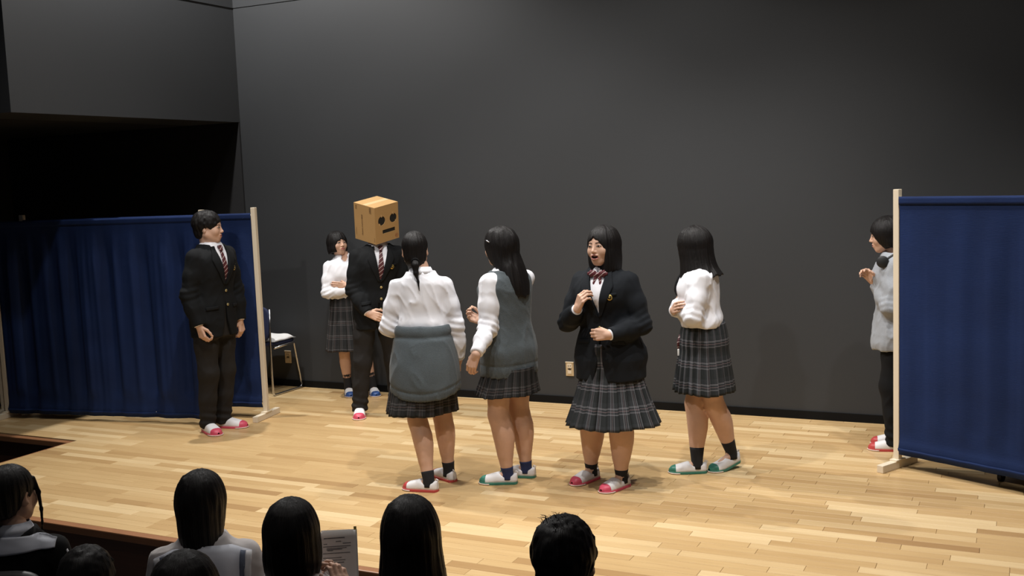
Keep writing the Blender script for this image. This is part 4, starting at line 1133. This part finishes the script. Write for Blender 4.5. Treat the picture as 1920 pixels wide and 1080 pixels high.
V, F = surf(fslv, (p.c0[0]-.22, p.c0[1]-.27, .62), (p.c0[0]+.22, p.c0[1]+.06, 1.03), .007); p.add('jumper_sleeves', V, F, M_knit, o)
for k in 'RL': p.sock(k, M_sock, .125); p.shoe(k, M_red, M_red)

# ---- girl in the grey knit vest with long hair, back turned
p = Person('long-haired girl in grey knit vest over a white shirt, back turned', (952, 901), -138, 1.61, wide=1.06, neck=(950, 515, .0), pelvis=(954, 660, 0), legw=1.26)
p.set_head(938, 463, -.02, -128, -2, 3, size=1.02)
p.set_arm('L', (915, 618, 1), (893, 664, 1)); p.set_arm('R', (935, 612, -1), (905, 602, -1))
p.hand('L', p.cv(-.35, -.85, -.1), p.cv(.4, 0, -.7), curl=(.5, .7, .4)); p.hand('R', p.cv(-.7, .3, -.1), p.cv(.6, 0, .4), curl=(.9, .9, .5))
p.set_leg('L', (936, 906), -100); p.set_leg('R', (972, 893), -112)
p.build_body(hres=.005)
rows = [(-.31, 0, .128, .052, .034), (-.22, 0, .110, .086, .046), (-.12, 0, .056, .092, .080), (-.05, 0, .020, .088, .096), (.04, 0, .016, .082, .098), (.085, 0, .016, .055, .066)]
p.hair(hair_fn(L=.30, vol=.004, hz=.100, wx=.064, rows=rows, front=.108, side=.012, jg=.03), (-.14, -.13, -.38), (.14, .20, .16))
p.addmb('hairpin', MB().tube([tuple(p.h2l((.0865, -.038, .052))), tuple(p.h2l((.0925, -.006, .040)))], .004, 6), M_chrome)
fs_ = p.top_f(.014, .93, sleeve=(.060, .054, .048, .040), amp=.005, end=-.014); V, F = p.surf_top(fs_, .93); o = p.add('shirt', V, F, M_shirt); cuffs(p, M_shirt, o, r=.036, L=.06)
p.collar(M_shirt, r=.060)
fv0 = p.top_f(.027, .685, 1.335, None, blouse=.008, amp=.005, lat=(9, 9, 4), flare=.013)
def fvest(P, p=p):
    d = fv0(P)
    for k, sg in (('L', 1), ('R', -1)):
        S = p.arm[k][0]; m = P-S.astype(f32)
        d = smax(d, -ell(P, S+np.array([sg*.040, -.004, -.03]), (.062, .085, .085)), .006)
    z = P[:, 2]
    d = smax(d, -rcone(P, np.r_[p.cen(1.38)+np.array([0, .01]), 1.37], np.r_[p.cen(1.3)+np.array([0, -.12]), 1.22], .062, .03), .006)
    return d+.003*np.exp(-((z-.757)/.008)**2)-.0016*np.sin(P[:, 0]*420)*(z < .755)
V, F = p.surf_top(fvest, .68); o = p.add('knit_vest', V, F, M_knit)
p.skirt(M_tartan2, .735, .565, .172, .208, npl=24, amp=.016, seed=8, pw=1.2, cx=(.012, -.030))
for k in 'RL': p.sock(k, M_socknavy, .105); p.shoe(k, M_green, M_green)

# ---- girl with long straight hair and folded arms
p = Person('girl with long straight hair hiding her face, white shirt, arms folded', (1326, 885), -88, 1.585, wide=1.06, neck=(1312, 512, .0), pelvis=(1319, 650, 0), legw=1.22)
p.set_head(1300, 462, 0, -118, -6, 0, size=1.02)
p.fold_arms(.01)
p.hand('R', (.9, .15, .3), (0, 1, 0), curl=(.3, .4, .3)); p.hand('L', (-.9, .2, .1), (0, 1, 0), curl=(.4, .5, .3))
p.set_leg('R', (1291, 886), -86); p.set_leg('L', (1359, 880), -52, lift=.035)
p.build_body(hres=.005)
rows = [(-.195, 0, .034, .112, .132), (-.15, 0, .022, .104, .114), (-.08, 0, .016, .094, .102), (-.02, 0, .014, .090, .104), (.04, 0, .016, .082, .098), (.085, 0, .016, .055, .066)]
p.hair(hair_fn(L=.19, vol=.006, hz=.074, wx=.052, rows=rows, front=.082, side=-.01, jg=.014), (-.15, -.14, -.24), (.15, .17, .16))
f = p.top_f(.020, .955, sleeve=(.054, .055, .052, .042), blouse=.018, amp=.007, end=-.014, kblend=.03); V, F = p.surf_top(f, .95); o = p.add('shirt', V, F, M_shirt); cuffs(p, M_shirt, o, r=.037)
p.collar(M_shirt, r=.060)
V, F, _ = p.tpatch(f, [(-.008, 1.33), (-.012, 1.22), (-.016, 1.15)], [(.008, 1.33), (.012, 1.22), (.016, 1.15)], .005, .004, n=24, m=4); p.add('necktie', V, F, M_blackcloth)
p.skirt(M_tartan, .985, .535, .140, .205, npl=22, amp=.020, seed=9)
a = p.loc(1276, 628, .02); b_ = p.loc(1272, 655, .03)
kc = p.addmb('strap', MB().tube([tuple(a), tuple((a+b_)/2+np.array([0, -.004, 0])), tuple(b_)], [.010, .012, .008], 8), M_tie)
p.addmb('tag', MB().bbox(tuple(b_+np.array([-.012, -.006, -.04])), tuple(b_+np.array([.012, .006, .004])), .003), M_whitecloth, kc)
for k in 'RL': p.sock(k, M_sock, .165); p.shoe(k, M_green, M_green)

# ---- person in the grey hoodie half hidden by the right screen
p = Person('person in grey hoodie with clasped hands peeking out beside the right curtain screen', (1684, 836), -88, 1.565, wide=1.0, neck=(1680, 487, 0), pelvis=(1683, 640, 0))
p.set_head(1661, 441, 0, -88, -6, 0, size=1.02)
p.set_arm('L', (1672, 578, 1), (1644, 534, -1)); p.set_arm('R', (1668, 580, -1), (1642, 530, 1))
p.hand('L', p.cv(-.6, .75, -.15), p.cv(-.2, -.2, -.8), curl=(.5, .7, .5), thumb=(.3, .3)); p.hand('R', p.cv(-.65, .7, .15), p.cv(-.2, -.2, .8), curl=(.5, .7, .5), thumb=(.3, .3))
p.set_leg('L', (1664, 844), -88); p.set_leg('R', (1668, 832), -86)
p.build_body(); p.face_bits()
p.hair(hair_fn(L=.075, vol=.006, hz=.074, wx=.058, front=.104, rows=[(-.085, 0, .036, .080, .066), (-.05, 0, .026, .088, .086), (-.02, 0, .016, .088, .100), (.04, 0, .016, .082, .098), (.085, 0, .016, .055, .066)]), (-.14, -.14, -.14), (.14, .16, .16))
f = p.top_f(.034, .69, sleeve=(.070, .070, .064, .040), blouse=.012, amp=.007, end=-.012, kblend=.04, flare=.04); V, F = p.surf_top(f, .69); o = p.add('hoodie', V, F, M_hoodie); cuffs(p, M_hoodie, o, r=.038, L=.04)
c = p.cen(1.36)
def fhood(P, c=c): return smax(smin(ell(P, (c[0], c[1]+.085, 1.335), (.105, .062, .060)), rcone(P, (c[0]-.085, c[1]+.04, 1.34), (c[0]-.05, c[1]-.06, 1.29), .03, .022), .03), -1, .01)
def fhood2(P, c=c):
    m = P.copy(); m[:, 0] = c[0]+np.abs(P[:, 0]-c[0]); d = ell(P, (c[0], c[1]+.085, 1.335), (.105, .062, .060)); return smin(d, rcone(m, (c[0]+.085, c[1]+.04, 1.345), (c[0]+.04, c[1]-.075, 1.285), .030, .020), .03)
V, F = surf(fhood2, (c[0]-.16, c[1]-.14, 1.22), (c[0]+.16, c[1]+.19, 1.45), .006); p.add('hood', V, F, M_hoodie, o)
p.trousers(M_blackcloth, r=(.096, .078, .066, .066))
for k in 'RL': p.shoe(k, M_red, M_red, strap=False)
# headphones hanging at the neck
hp = empty('headphones', tuple(p.base), p.th); tag(hp, 'black headphones hanging round the neck of the person in the grey hoodie', 'headphones')
hp.location = tuple(p.base)
e = p.loc(1655, 491, .172)
pp = MB().tube([tuple(e+p.cv(0, 0, -.018)), tuple(e+p.cv(0, 0, -.010)), tuple(e+p.cv(0, 0, .010)), tuple(e+p.cv(0, 0, .016))], [.034, .040, .040, .030], 24); pp.V = [tuple(np.array(v)*p.s) for v in pp.V]; pp.build('ear_cup', M_rubber, hp, autosmooth=40)
e2 = p.loc(1655, 491, -.172)
pp = MB().tube([tuple(e2+p.cv(0, 0, -.016)), tuple(e2+p.cv(0, 0, .018))], [.038, .038], 24); pp.V = [tuple(np.array(v)*p.s) for v in pp.V]; pp.build('ear_cup', M_rubber, hp, autosmooth=40)
c_ = p.cen(1.36); mid = np.array([c_[0], c_[1]+.10, 1.395])
pts = [(1-t)**2*e+2*t*(1-t)*(mid*2-(e+e2)/2)+t*t*e2 for t in np.linspace(0, 1, 15)]
pp = MB().tube([tuple(x*p.s) for x in pts], .009, 8); pp.build('headband', M_rubber, hp, smooth=True)

# ------------------------------------------------------------------ cardboard box worn over the head
M_card = simple('cardboard', (0.42, 0.25, 0.095), rough=.85, var=.07, vscale=7, bump=.08, bscale=90)
M_print = simple('brown_box_print', (0.14, 0.072, 0.028), rough=.85, var=.2, vscale=60)
M_seal = simple('rust_box_print', (0.30, 0.10, 0.045), rough=.85, var=.2, vscale=60)
M_tape = simple('parcel_tape', (0.60, 0.42, 0.22), rough=.3, var=.05)
from mathutils.geometry import tessellate_polygon
def plate(loops, t, M):
    """flat plate of thickness t in the xz plane (front at y=0) with holes"""
    mb = MB(); L3 = [[Vector((x, 0, z)) for x, z in l] for l in loops]
    pts = [v for l in L3 for v in l]; tr = tessellate_polygon([[Vector((v.x, v.z, 0)) for v in l] for l in L3]); n = len(pts)
    V = [M @ v for v in pts]+[M @ (v+Vector((0, t, 0))) for v in pts]
    F = [tuple(a) for a in tr]+[tuple(i+n for i in a[::-1]) for a in tr]; k = 0
    for l in loops:
        m_ = len(l)
        for i in range(m_): a, b = k+i, k+(i+1) % m_; F.append((a, b, b+n, a+n))
        k += m_
    return mb.add([tuple(v) for v in V], F)
def glyph_rows(x0, z0, w, h, rows, rg, vert=False):
    """strokes of a printed caption: list of rectangles (x0, z0, x1, z1)"""
    out = []
    for r_ in range(rows):
        z = z0+h*(r_+.15)/rows; hh = h/rows*.7; x = x0
        while x < x0+w-.002:
            g = rg.uniform(.5, 1.0)*hh
            if rg.random() < .5: out += [(x, z, x+g*.28, z+hh), (x, z+hh*rg.choice([0, .4, .75]), x+g, z+hh*1.0)]
            else: out += [(x, z+hh*.75, x+g, z+hh), (x+g*.35, z, x+g*.65, z+hh), (x, z, x+g, z+hh*.2)]
            x += g+hh*.25
    return [(min(a, c), min(b, d), max(a, c), max(b, d)) for a, b, c, d in out]
bw, bd, bh, bt = .252, .252, .302, .004
bl = BOXMAN.loc(706, 413, .03)*BOXMAN.s; bc = BOXMAN.base+np.array([math.cos(BOXMAN.th)*bl[0]-math.sin(BOXMAN.th)*bl[1], math.sin(BOXMAN.th)*bl[0]+math.cos(BOXMAN.th)*bl[1], bl[2]])
yaw_b = BOXMAN.thc+math.radians(40); rax = Vector((-BOXMAN.view[1], BOXMAN.view[0], 0))
Rb = Matrix.Rotation(math.radians(15), 4, rax) @ Matrix.Rotation(yaw_b, 4, 'Z')
box = empty('cardboard_box', tuple(bc)); tag(box, 'brown cardboard box with round eye holes and a slot mouth worn over the head', 'box')
box.rotation_euler = Rb.to_euler()
hw_, hd_, hh_ = bw/2, bd/2, bh/2
circ = lambda cx, cz, r: [(cx+r*math.cos(a), cz+r*math.sin(a)) for a in np.linspace(0, 2*math.pi, 28, endpoint=False)]
def notched(cx, cz, r, cuts):
    out = []
    for a in np.linspace(0, 2*math.pi, 40, endpoint=False):
        rr = r
        for ca in cuts:
            if abs((a-ca+math.pi) % (2*math.pi)-math.pi) < .12: rr = r*.72
        out.append((cx+rr*math.cos(a), cz+rr*math.sin(a)))
    return out
e1 = notched(-.055, .033, .038, (1.5, 3.9)); e2 = notched(.069, .033, .038, (1.5, 5.5)); mo = [(-.050, -.047), (.085, -.047), (.085, -.078), (-.050, -.078)]
rect = lambda w, h: [(-w, -h), (w, -h), (w, h), (-w, h)]
fp_ = plate([rect(hw_, hh_), e1, e2, mo], bt, Matrix.Translation((0, -hd_, 0))).build('front_panel', M_card, box)
for (cx, cz, r) in ((-.055, .033, .043), (.069, .033, .043)):
    plate([circ(cx, cz, r)], .001, Matrix.Translation((0, -hd_+bt+.0002, 0))).build('eye_hole_shade', M_slot, fp_)  # black discs stand in for the shade inside the box
plate([[(-.056, -.043), (.091, -.043), (.091, -.083), (-.056, -.083)]], .001, Matrix.Translation((0, -hd_+bt+.0002, 0))).build('mouth_hole_shade', M_slot, fp_)  # black strip stands in for the shade behind the mouth slot
for (x, z, w, h) in ((-.058, .074, .005, .020), (-.077, .003, .012, .006), (.067, .074, .005, .018), (.093, .004, .010, .006)):
    MB().box((x-w/2, -hd_-.0012, z-h/2), (x+w/2, -hd_-.0002, z+h/2)).build('cut_flap', M_tape, fp_)
plate([rect(hw_, hh_)], bt, Matrix.Translation((0, hd_-bt, 0))).build('back_panel', M_card, box)
sp = []
for sg in (-1, 1):
    M_ = Matrix.Translation((sg*hw_, 0, 0)) @ Matrix.Rotation(sg*math.pi/2, 4, 'Z')
    sp.append(plate([rect(hd_-bt, hh_)], bt, M_).build('side_panel', M_card, box))
tp = MB().bbox((-hw_, -hd_, hh_), (hw_, -.001, hh_+bt), .001).build('top_flap', M_card, box)
MB().bbox((-hw_, .001, hh_), (hw_, hd_, hh_+bt), .001).build('top_flap', M_card, box)
MB().box((-hw_*.98, -.024, hh_+bt), (hw_*.98, .024, hh_+bt+.0006)).build('tape', M_tape, box)
rg = random.Random(5)
def print_on(name, rects, parent, fr, mat):
    mb = MB()
    for (a, b, c, d) in rects: mb.box((a, -.0006, b), (c, -.0001, d), fr)
    return mb.build(name, mat, parent)
ML = Matrix.Translation((-hw_, 0, 0)) @ Matrix.Rotation(-math.pi/2, 4, 'Z')
MR = Matrix.Rotation(0, 4, 'Z')
vert = lambda rs: [(b, -c, d, -a) for a, b, c, d in rs]
print_on('print', vert(glyph_rows(-.14, -.108, .036, .020, 2, rg)), sp[0], ML, M_print)
print_on('print', vert(glyph_rows(-.07, -.040, .17, .018, 1, rg)), sp[0], ML, M_print)
print_on('print', vert(glyph_rows(-.145, .058, .048, .026, 3, rg)), sp[0], ML, M_print)
print_on('print', vert(glyph_rows(.05, -.110, .06, .008, 1, rg)), sp[0], ML, M_print)
print_on('print', vert(glyph_rows(.10, .108, .032, .008, 1, rg)), sp[0], ML, M_print)
MF = Matrix.Translation((0, -hd_, 0))
ring_ = plate([circ(.100, -.122, .017), circ(.100, -.122, .0135)[::-1]], .0006, Matrix.Translation((0, -hd_-.0007, 0))).build('seal_ring', M_seal, fp_)
print_on('seal_mark', glyph_rows(.090, -.129, .020, .014, 2, rg), fp_, MF, M_seal)

# ------------------------------------------------------------------ the audience, seated in the dark
def sitter(label, px, py, dep, face, hyaw, wide=1.0, hpitch=0, slump=0.0, male=False, fl=AUD, back=0.0):
    top = at_depth(px, py, dep); h = (top[2]-fl)/1.235*1.6
    p = Person(label, (top[0], top[1], fl), face, h, male=male, wide=wide, seated=True, group='audience in front of the stage')
    p.hc = np.array([0, -.01-slump*.2, 1.475]); p.hs = 1.0
    p.Rh = rotm('Z', p.ang(hyaw)) @ rotm('X', math.radians(-hpitch))
    p.seated_legs()
    for k, sg in (('L', 1), ('R', -1)):
        S = p.arm[k][0]; p.arm[k] = [S, S+np.array([sg*.06, -.05, -.25]), S+np.array([sg*.0, -.25, -.27])]
    st = seat(top[0], top[1], p.th+math.pi, fl, label and 'dark auditorium seat under the '+SEAT[label], back)
    st.location = Vector((top[0], top[1], fl)) + Matrix.Rotation(p.th, 3, 'Z') @ Vector((0, .0, 0))
    return p
SEAT = {}
def dress(p, mat, res=.010, add=.016, hem=.80, sleeve=(.054, .054, .050, .040)):
    f = p.top_f(add, hem, sleeve=sleeve, amp=.005); V, F = p.surf_top(f, hem, res=res); o = p.add('blouse', V, F, mat); p.trousers(M_blackcloth, zw=.98, res=.012, zend=.39)
    return o, f
def afinish(p, hres=.006): p.build_body(res=.015, hres=hres)
LONGR = [(-.30, 0, .075, .110, .060), (-.22, 0, .060, .112, .075), (-.12, 0, .030, .102, .092), (-.05, 0, .018, .094, .102), (.04, 0, .016, .082, .098), (.085, 0, .016, .055, .066)]

# girl at the far left, dark jacket with a grey collar
lb = 'seated girl in black jacket with grey collar, a loose lock beside her cheek'; SEAT[lb] = 'girl in the black jacket'
p = sitter(lb, 14, 868, 4.19, 158, 138, wide=1.02, back=.13)
for k, sg in (('L', 1), ('R', -1)):
    S = p.arm[k][0]; p.arm[k] = [S, S+np.array([sg*.05, -.03, -.26]), S+np.array([-sg*.02, -.22, -.30])]
p.hand('R', (.2, -.9, .1), (.5, 0, -.8), curl=(.5, .6, .4)); p.hand('L', (-.2, -.9, .1), (-.5, 0, -.8), curl=(.5, .6, .4))
afinish(p, .0055)
def fup(q):
    d = ell(q, (0, .016, .034), (.082, .101, .091)); d = smin(d, ell(q, (0, .055, -.02), (.064, .058, .062)), .02)
    op = ell(q, (0, -.118, -.045), (.064, .088, .105)); m_ = q.copy(); m_[:, 0] = np.abs(m_[:, 0]); op = smin(op, ell(m_, (.092, -.006, -.05), (.030, .042, .060)), .015)
    d = smax(d, -op, .007); d = smax(d, -.075-q[:, 2], .015)
    d = smin(d, rcone(q, (0, .09, .02), (0, .13, -.10), .03, .03), .02)
    for sg in (-1, 1):
        d = smin(d, chain(q, [(sg*.058, -.052, .055), (sg*.072, -.060, .0), (sg*.074, -.066, -.07), (sg*.080, -.058, -.12), (sg*.072, -.060, -.165)], [.010, .008, .007, .0055, .003], .008), .006)
    return d
p.hair(fup, (-.12, -.14, -.19), (.12, .18, .15))
o, f = dress(p, M_blackcloth)
V, F, _ = p.tpatch(f, [(-.17, 1.315), (-.10, 1.335), (0, 1.345), (.10, 1.335), (.17, 1.315)], [(-.17, 1.285), (-.10, 1.285), (0, 1.28), (.10, 1.285), (.17, 1.285)], .004, .003, n=24, m=8, back=True); p.add('sailor_collar', V, F, M_collar, o)
p.collar(M_collar, r=.062, z=1.37, pt=.0)
for k in 'LR':
    S, E, Wr = p.arm[k]; sd = 1 if k == 'L' else -1
    p.addmb('sleeve_piping', MB().tube([tuple(S+np.array([sd*.050, .02, .0])), tuple((S+E)/2+np.array([sd*.054, .01, 0])), tuple(E+np.array([sd*.056, -.01, 0]))], .0045, 6), M_collarw, o)

# girl in the white sailor blouse
lb = 'seated girl in grey and white sailor collar with a pearl hairpin in long hair'; SEAT[lb] = 'girl in the sailor collar'
p = sitter(lb, 374, 879, 4.1, 172, 158, wide=1.05); afinish(p)
p.hair(hair_fn(L=.27, vol=.004, hz=.1, wx=.066, rows=[(-.265, 0, .060, .036, .034), (-.20, 0, .052, .062, .054), (-.12, 0, .032, .076, .084), (-.05, 0, .018, .083, .098), (.04, 0, .016, .082, .098), (.085, 0, .016, .055, .066)], front=.108, jg=.022), (-.14, -.14, -.32), (.14, .17, .16), res=.005)
hp_ = p.add('hairpin', *surf(lambda P: nrm(P-p.h2l((.030, .112, -.005)).astype(f32))-.006, p.h2l((.030, .112, -.005))-.012, p.h2l((.030, .112, -.005))+.012, .002), M_collarw)
o, f = dress(p, M_audgrey, res=.008)
EDGE = [(-.178, 1.290), (-.10, 1.322), (0, 1.335), (.10, 1.322), (.178, 1.290)]
V, F, _ = p.tpatch(f, EDGE, [(-.150, 1.02), (-.07, 1.015), (0, 1.013), (.07, 1.015), (.150, 1.02)], .005, .004, n=30, m=14, back=True); cb = p.add('sailor_collar', V, F, M_collar, o)
for sg in (-1, 1):
    def edge(k): return [(sg*(.178-k), 1.288+.25*k), (sg*(.150-k), 1.02)]
    V, F, _ = p.tpatch(f, edge(.0), edge(.022), .003, .0085, n=20, m=3, back=True); p.add('collar_edge', V, F, M_collarw, cb)
    V, F, _ = p.tpatch(f, edge(.022), edge(.040), .0025, .0085, n=20, m=3, back=True); p.add('collar_stripe', V, F, M_colband, cb)

# girl with the bob, holding a programme
lb = 'seated girl with chin-length bob reading a printed programme'; SEAT[lb] = 'girl with the programme'
p = sitter(lb, 543, 934, 3.72, 168, 166, wide=1.0)
hl = p.w2l(at_depth(588, 1086, 3.78)); hr = p.w2l(at_depth(640, 1088, 3.68))
for k, W_ in (('L', hl), ('R', hr)):
    S = p.arm[k][0]; sg = 1 if k == 'L' else -1; p.arm[k] = [S, S+np.array([sg*.07, -.10, -.24]), W_+np.array([0, 0, -.07])]
p.hand('L', p.cv(.15, .95, -.25), p.cv(.8, 0, .5), curl=(.5, .6, .4), sc=.95); p.hand('R', p.cv(-.05, .95, -.1), p.cv(-.35, .1, -.9), curl=(.5, 1.0, .7), thumb=(.1, .1), sc=.95)
afinish(p)
p.hair(hair_fn(L=.125, vol=.008, hz=.09, wx=.06, front=.102, rows=[(-.125, 0, .020, .088, .086), (-.07, 0, .016, .094, .100), (-.02, 0, .014, .091, .105), (.04, 0, .016, .082, .098), (.085, 0, .016, .055, .066)]), (-.15, -.14, -.19), (.15, .16, .16), res=.005)
o, f = dress(p, M_audgrey)
p.collar(M_collar, r=.064)

# girl with very long straight hair
lb = 'seated girl with very long straight black hair down her back'; SEAT[lb] = 'girl with very long hair'
p = sitter(lb, 766, 927, 3.5, 176, 178, wide=1.0); afinish(p)
p.hair(hair_fn(L=.40, vol=.004, hz=.09, wx=.06, rows=[(-.42, 0, .085, .120, .050)]+LONGR[1:], front=.104, jg=.016), (-.16, -.14, -.46), (.16, .19, .16), res=.005)
dress(p, M_blackcloth)

# short-haired man
lb = 'seated man with short black hair and ears showing'; SEAT[lb] = 'short-haired man'
p = sitter(lb, 1056, 968, 3.1, 176, 172, male=True); afinish(p, .005)
p.hair(short_f(nape=-.085, vol=.004), (-.12, -.13, -.13), (.12, .15, .17), res=.0045)
rgh = random.Random(4); mb = MB()
for _ in range(36):
    a = rgh.uniform(0, 6.28); r_ = rgh.uniform(.1, .85); x, y = .07*r_*math.cos(a)+.012, .07*r_*math.sin(a)+.02
    z = .034+.094*math.sqrt(max(0, 1-(x/.088)**2-((y-.016)/.106)**2)); an = rgh.uniform(-.5, 1.0); l = rgh.uniform(.012, .030)
    mb.tube([tuple(p.h2l((x, y, z-.004))), tuple(p.h2l((x+l*.3*an, y, z+l*.5))), tuple(p.h2l((x+l*.95*an, y-.003, z+l*.55)))], [.0013, .0009, .0003], 4)
p.addmb('hair_tuft', mb, M_hair, p.root)
dress(p, M_blackcloth)

# two heads in the row behind, one row up on a low step
struct('floor_auditorium_step', MB().box((-10.2, -4, AUD), (XW1, 2.25, AUD+.16)), M_carpet)
lb = 'seated person in black with dark round head in front of the stage steps'; SEAT[lb] = 'person with the dark round head'
p = sitter(lb, 158, 1027, 3.45, 172, 172, male=True); afinish(p)
p.hair(short_f(nape=-.085, vol=.008), (-.12, -.13, -.13), (.12, .15, .16), res=.006); dress(p, M_blackcloth)
lb = 'seated person with dark hair parted and pinned, behind the sailor collar'; SEAT[lb] = 'person with the pinned hair'
p = sitter(lb, 341, 1029, 2.7, 172, 170, fl=AUD+.16); afinish(p)
p.hair(hair_fn(L=.16, vol=.0, hz=.09, wx=.06, front=.104), (-.14, -.14, -.22), (.14, .16, .16), res=.006); dress(p, M_blackcloth)
p.addmb('hairpin', MB().tube([tuple(p.h2l((.070, .045, .062))), tuple(p.h2l((.084, .045, .036)))], .003, 6), M_chrome)

# ------------------------------------------------------------------ printed programme in the reader's hands
M_paper = simple('printed_paper', (0.56, 0.53, 0.50), rough=.85, var=.03)
M_ink = simple('printing_ink', (0.05, 0.05, 0.06), rough=.8)
M_olive = simple('olive_tab', (0.30, 0.24, 0.05), rough=.6)
tl = Vector(at_depth(600, 998, 3.90)); tr = Vector(at_depth(667, 993, 3.86)); ux = (tr-tl).normalized(); wid = (tr-tl).length
dn = Vector((0, 0, -1)); dn = (dn-ux*dn.dot(ux)).normalized(); nn_ = ux.cross(dn).normalized()      # towards the reader
if nn_.dot(Vector(CAM)-tl) < 0: nn_ = -nn_
dn = (dn+nn_*.30).normalized(); nn_ = (nn_-dn*nn_.dot(dn)).normalized(); hgt = wid*1.5
Mp = Matrix(((ux.x, -nn_.x, -dn.x, tl.x), (ux.y, -nn_.y, -dn.y, tl.y), (ux.z, -nn_.z, -dn.z, tl.z), (0, 0, 0, 1)))
pr = empty('programme', tuple(tl)); tag(pr, 'open printed programme held up by the girl with the bob', 'booklet')
pr.matrix_world = Mp
P = [[(wid*i/14, -.004*math.sin(math.pi*i/14), -hgt*j/10) for i in range(15)] for j in range(11)]
pg = MB().grid(P).build('page', M_paper, pr, smooth=True); solidify(pg, .0006, 1)
P = [[(wid*(i/14*1.0+.01), .006+.008*math.sin(math.pi*i/14), -hgt*j/10+.004*(1-i/14)+.002) for i in range(15)] for j in range(11)]
bpg = MB().grid(P).build('back_page', M_paper, pr, smooth=True); solidify(bpg, .0006)
MB().box((wid*.93, .0035, -.012), (wid*1.005, .0045, .012)).build('tab', M_olive, pr)
rg = random.Random(2); mb = MB()
def ink(x0, x1, z, h):
    x = x0
    while x < x1:
        w_ = rg.uniform(.5, 1.4)*h; yy = -.004*math.sin(math.pi*min(1, max(0, x/wid)))-.0012
        mb.box((x, yy-.0002, z-h), (min(x1, x+w_), yy, z)); x += w_+h*.28
for (a, b, z, h) in ((.11, .70, .105, .0042), (.45, .60, .165, .003), (.10, .20, .20, .0028), (.64, .86, .20, .0028), (.08, .86, .245, .003), (.18, .74, .275, .0028), (.18, .62, .295, .0028), (.20, .36, .312, .0028), (.07, .83, .355, .003), (.07, .60, .43, .0026), (.07, .70, .47, .0026), (.07, .66, .51, .0026)):
    ink(a*wid, b*wid, -z*hgt, h*.8)
mb.build('printed_text', M_ink, pg)
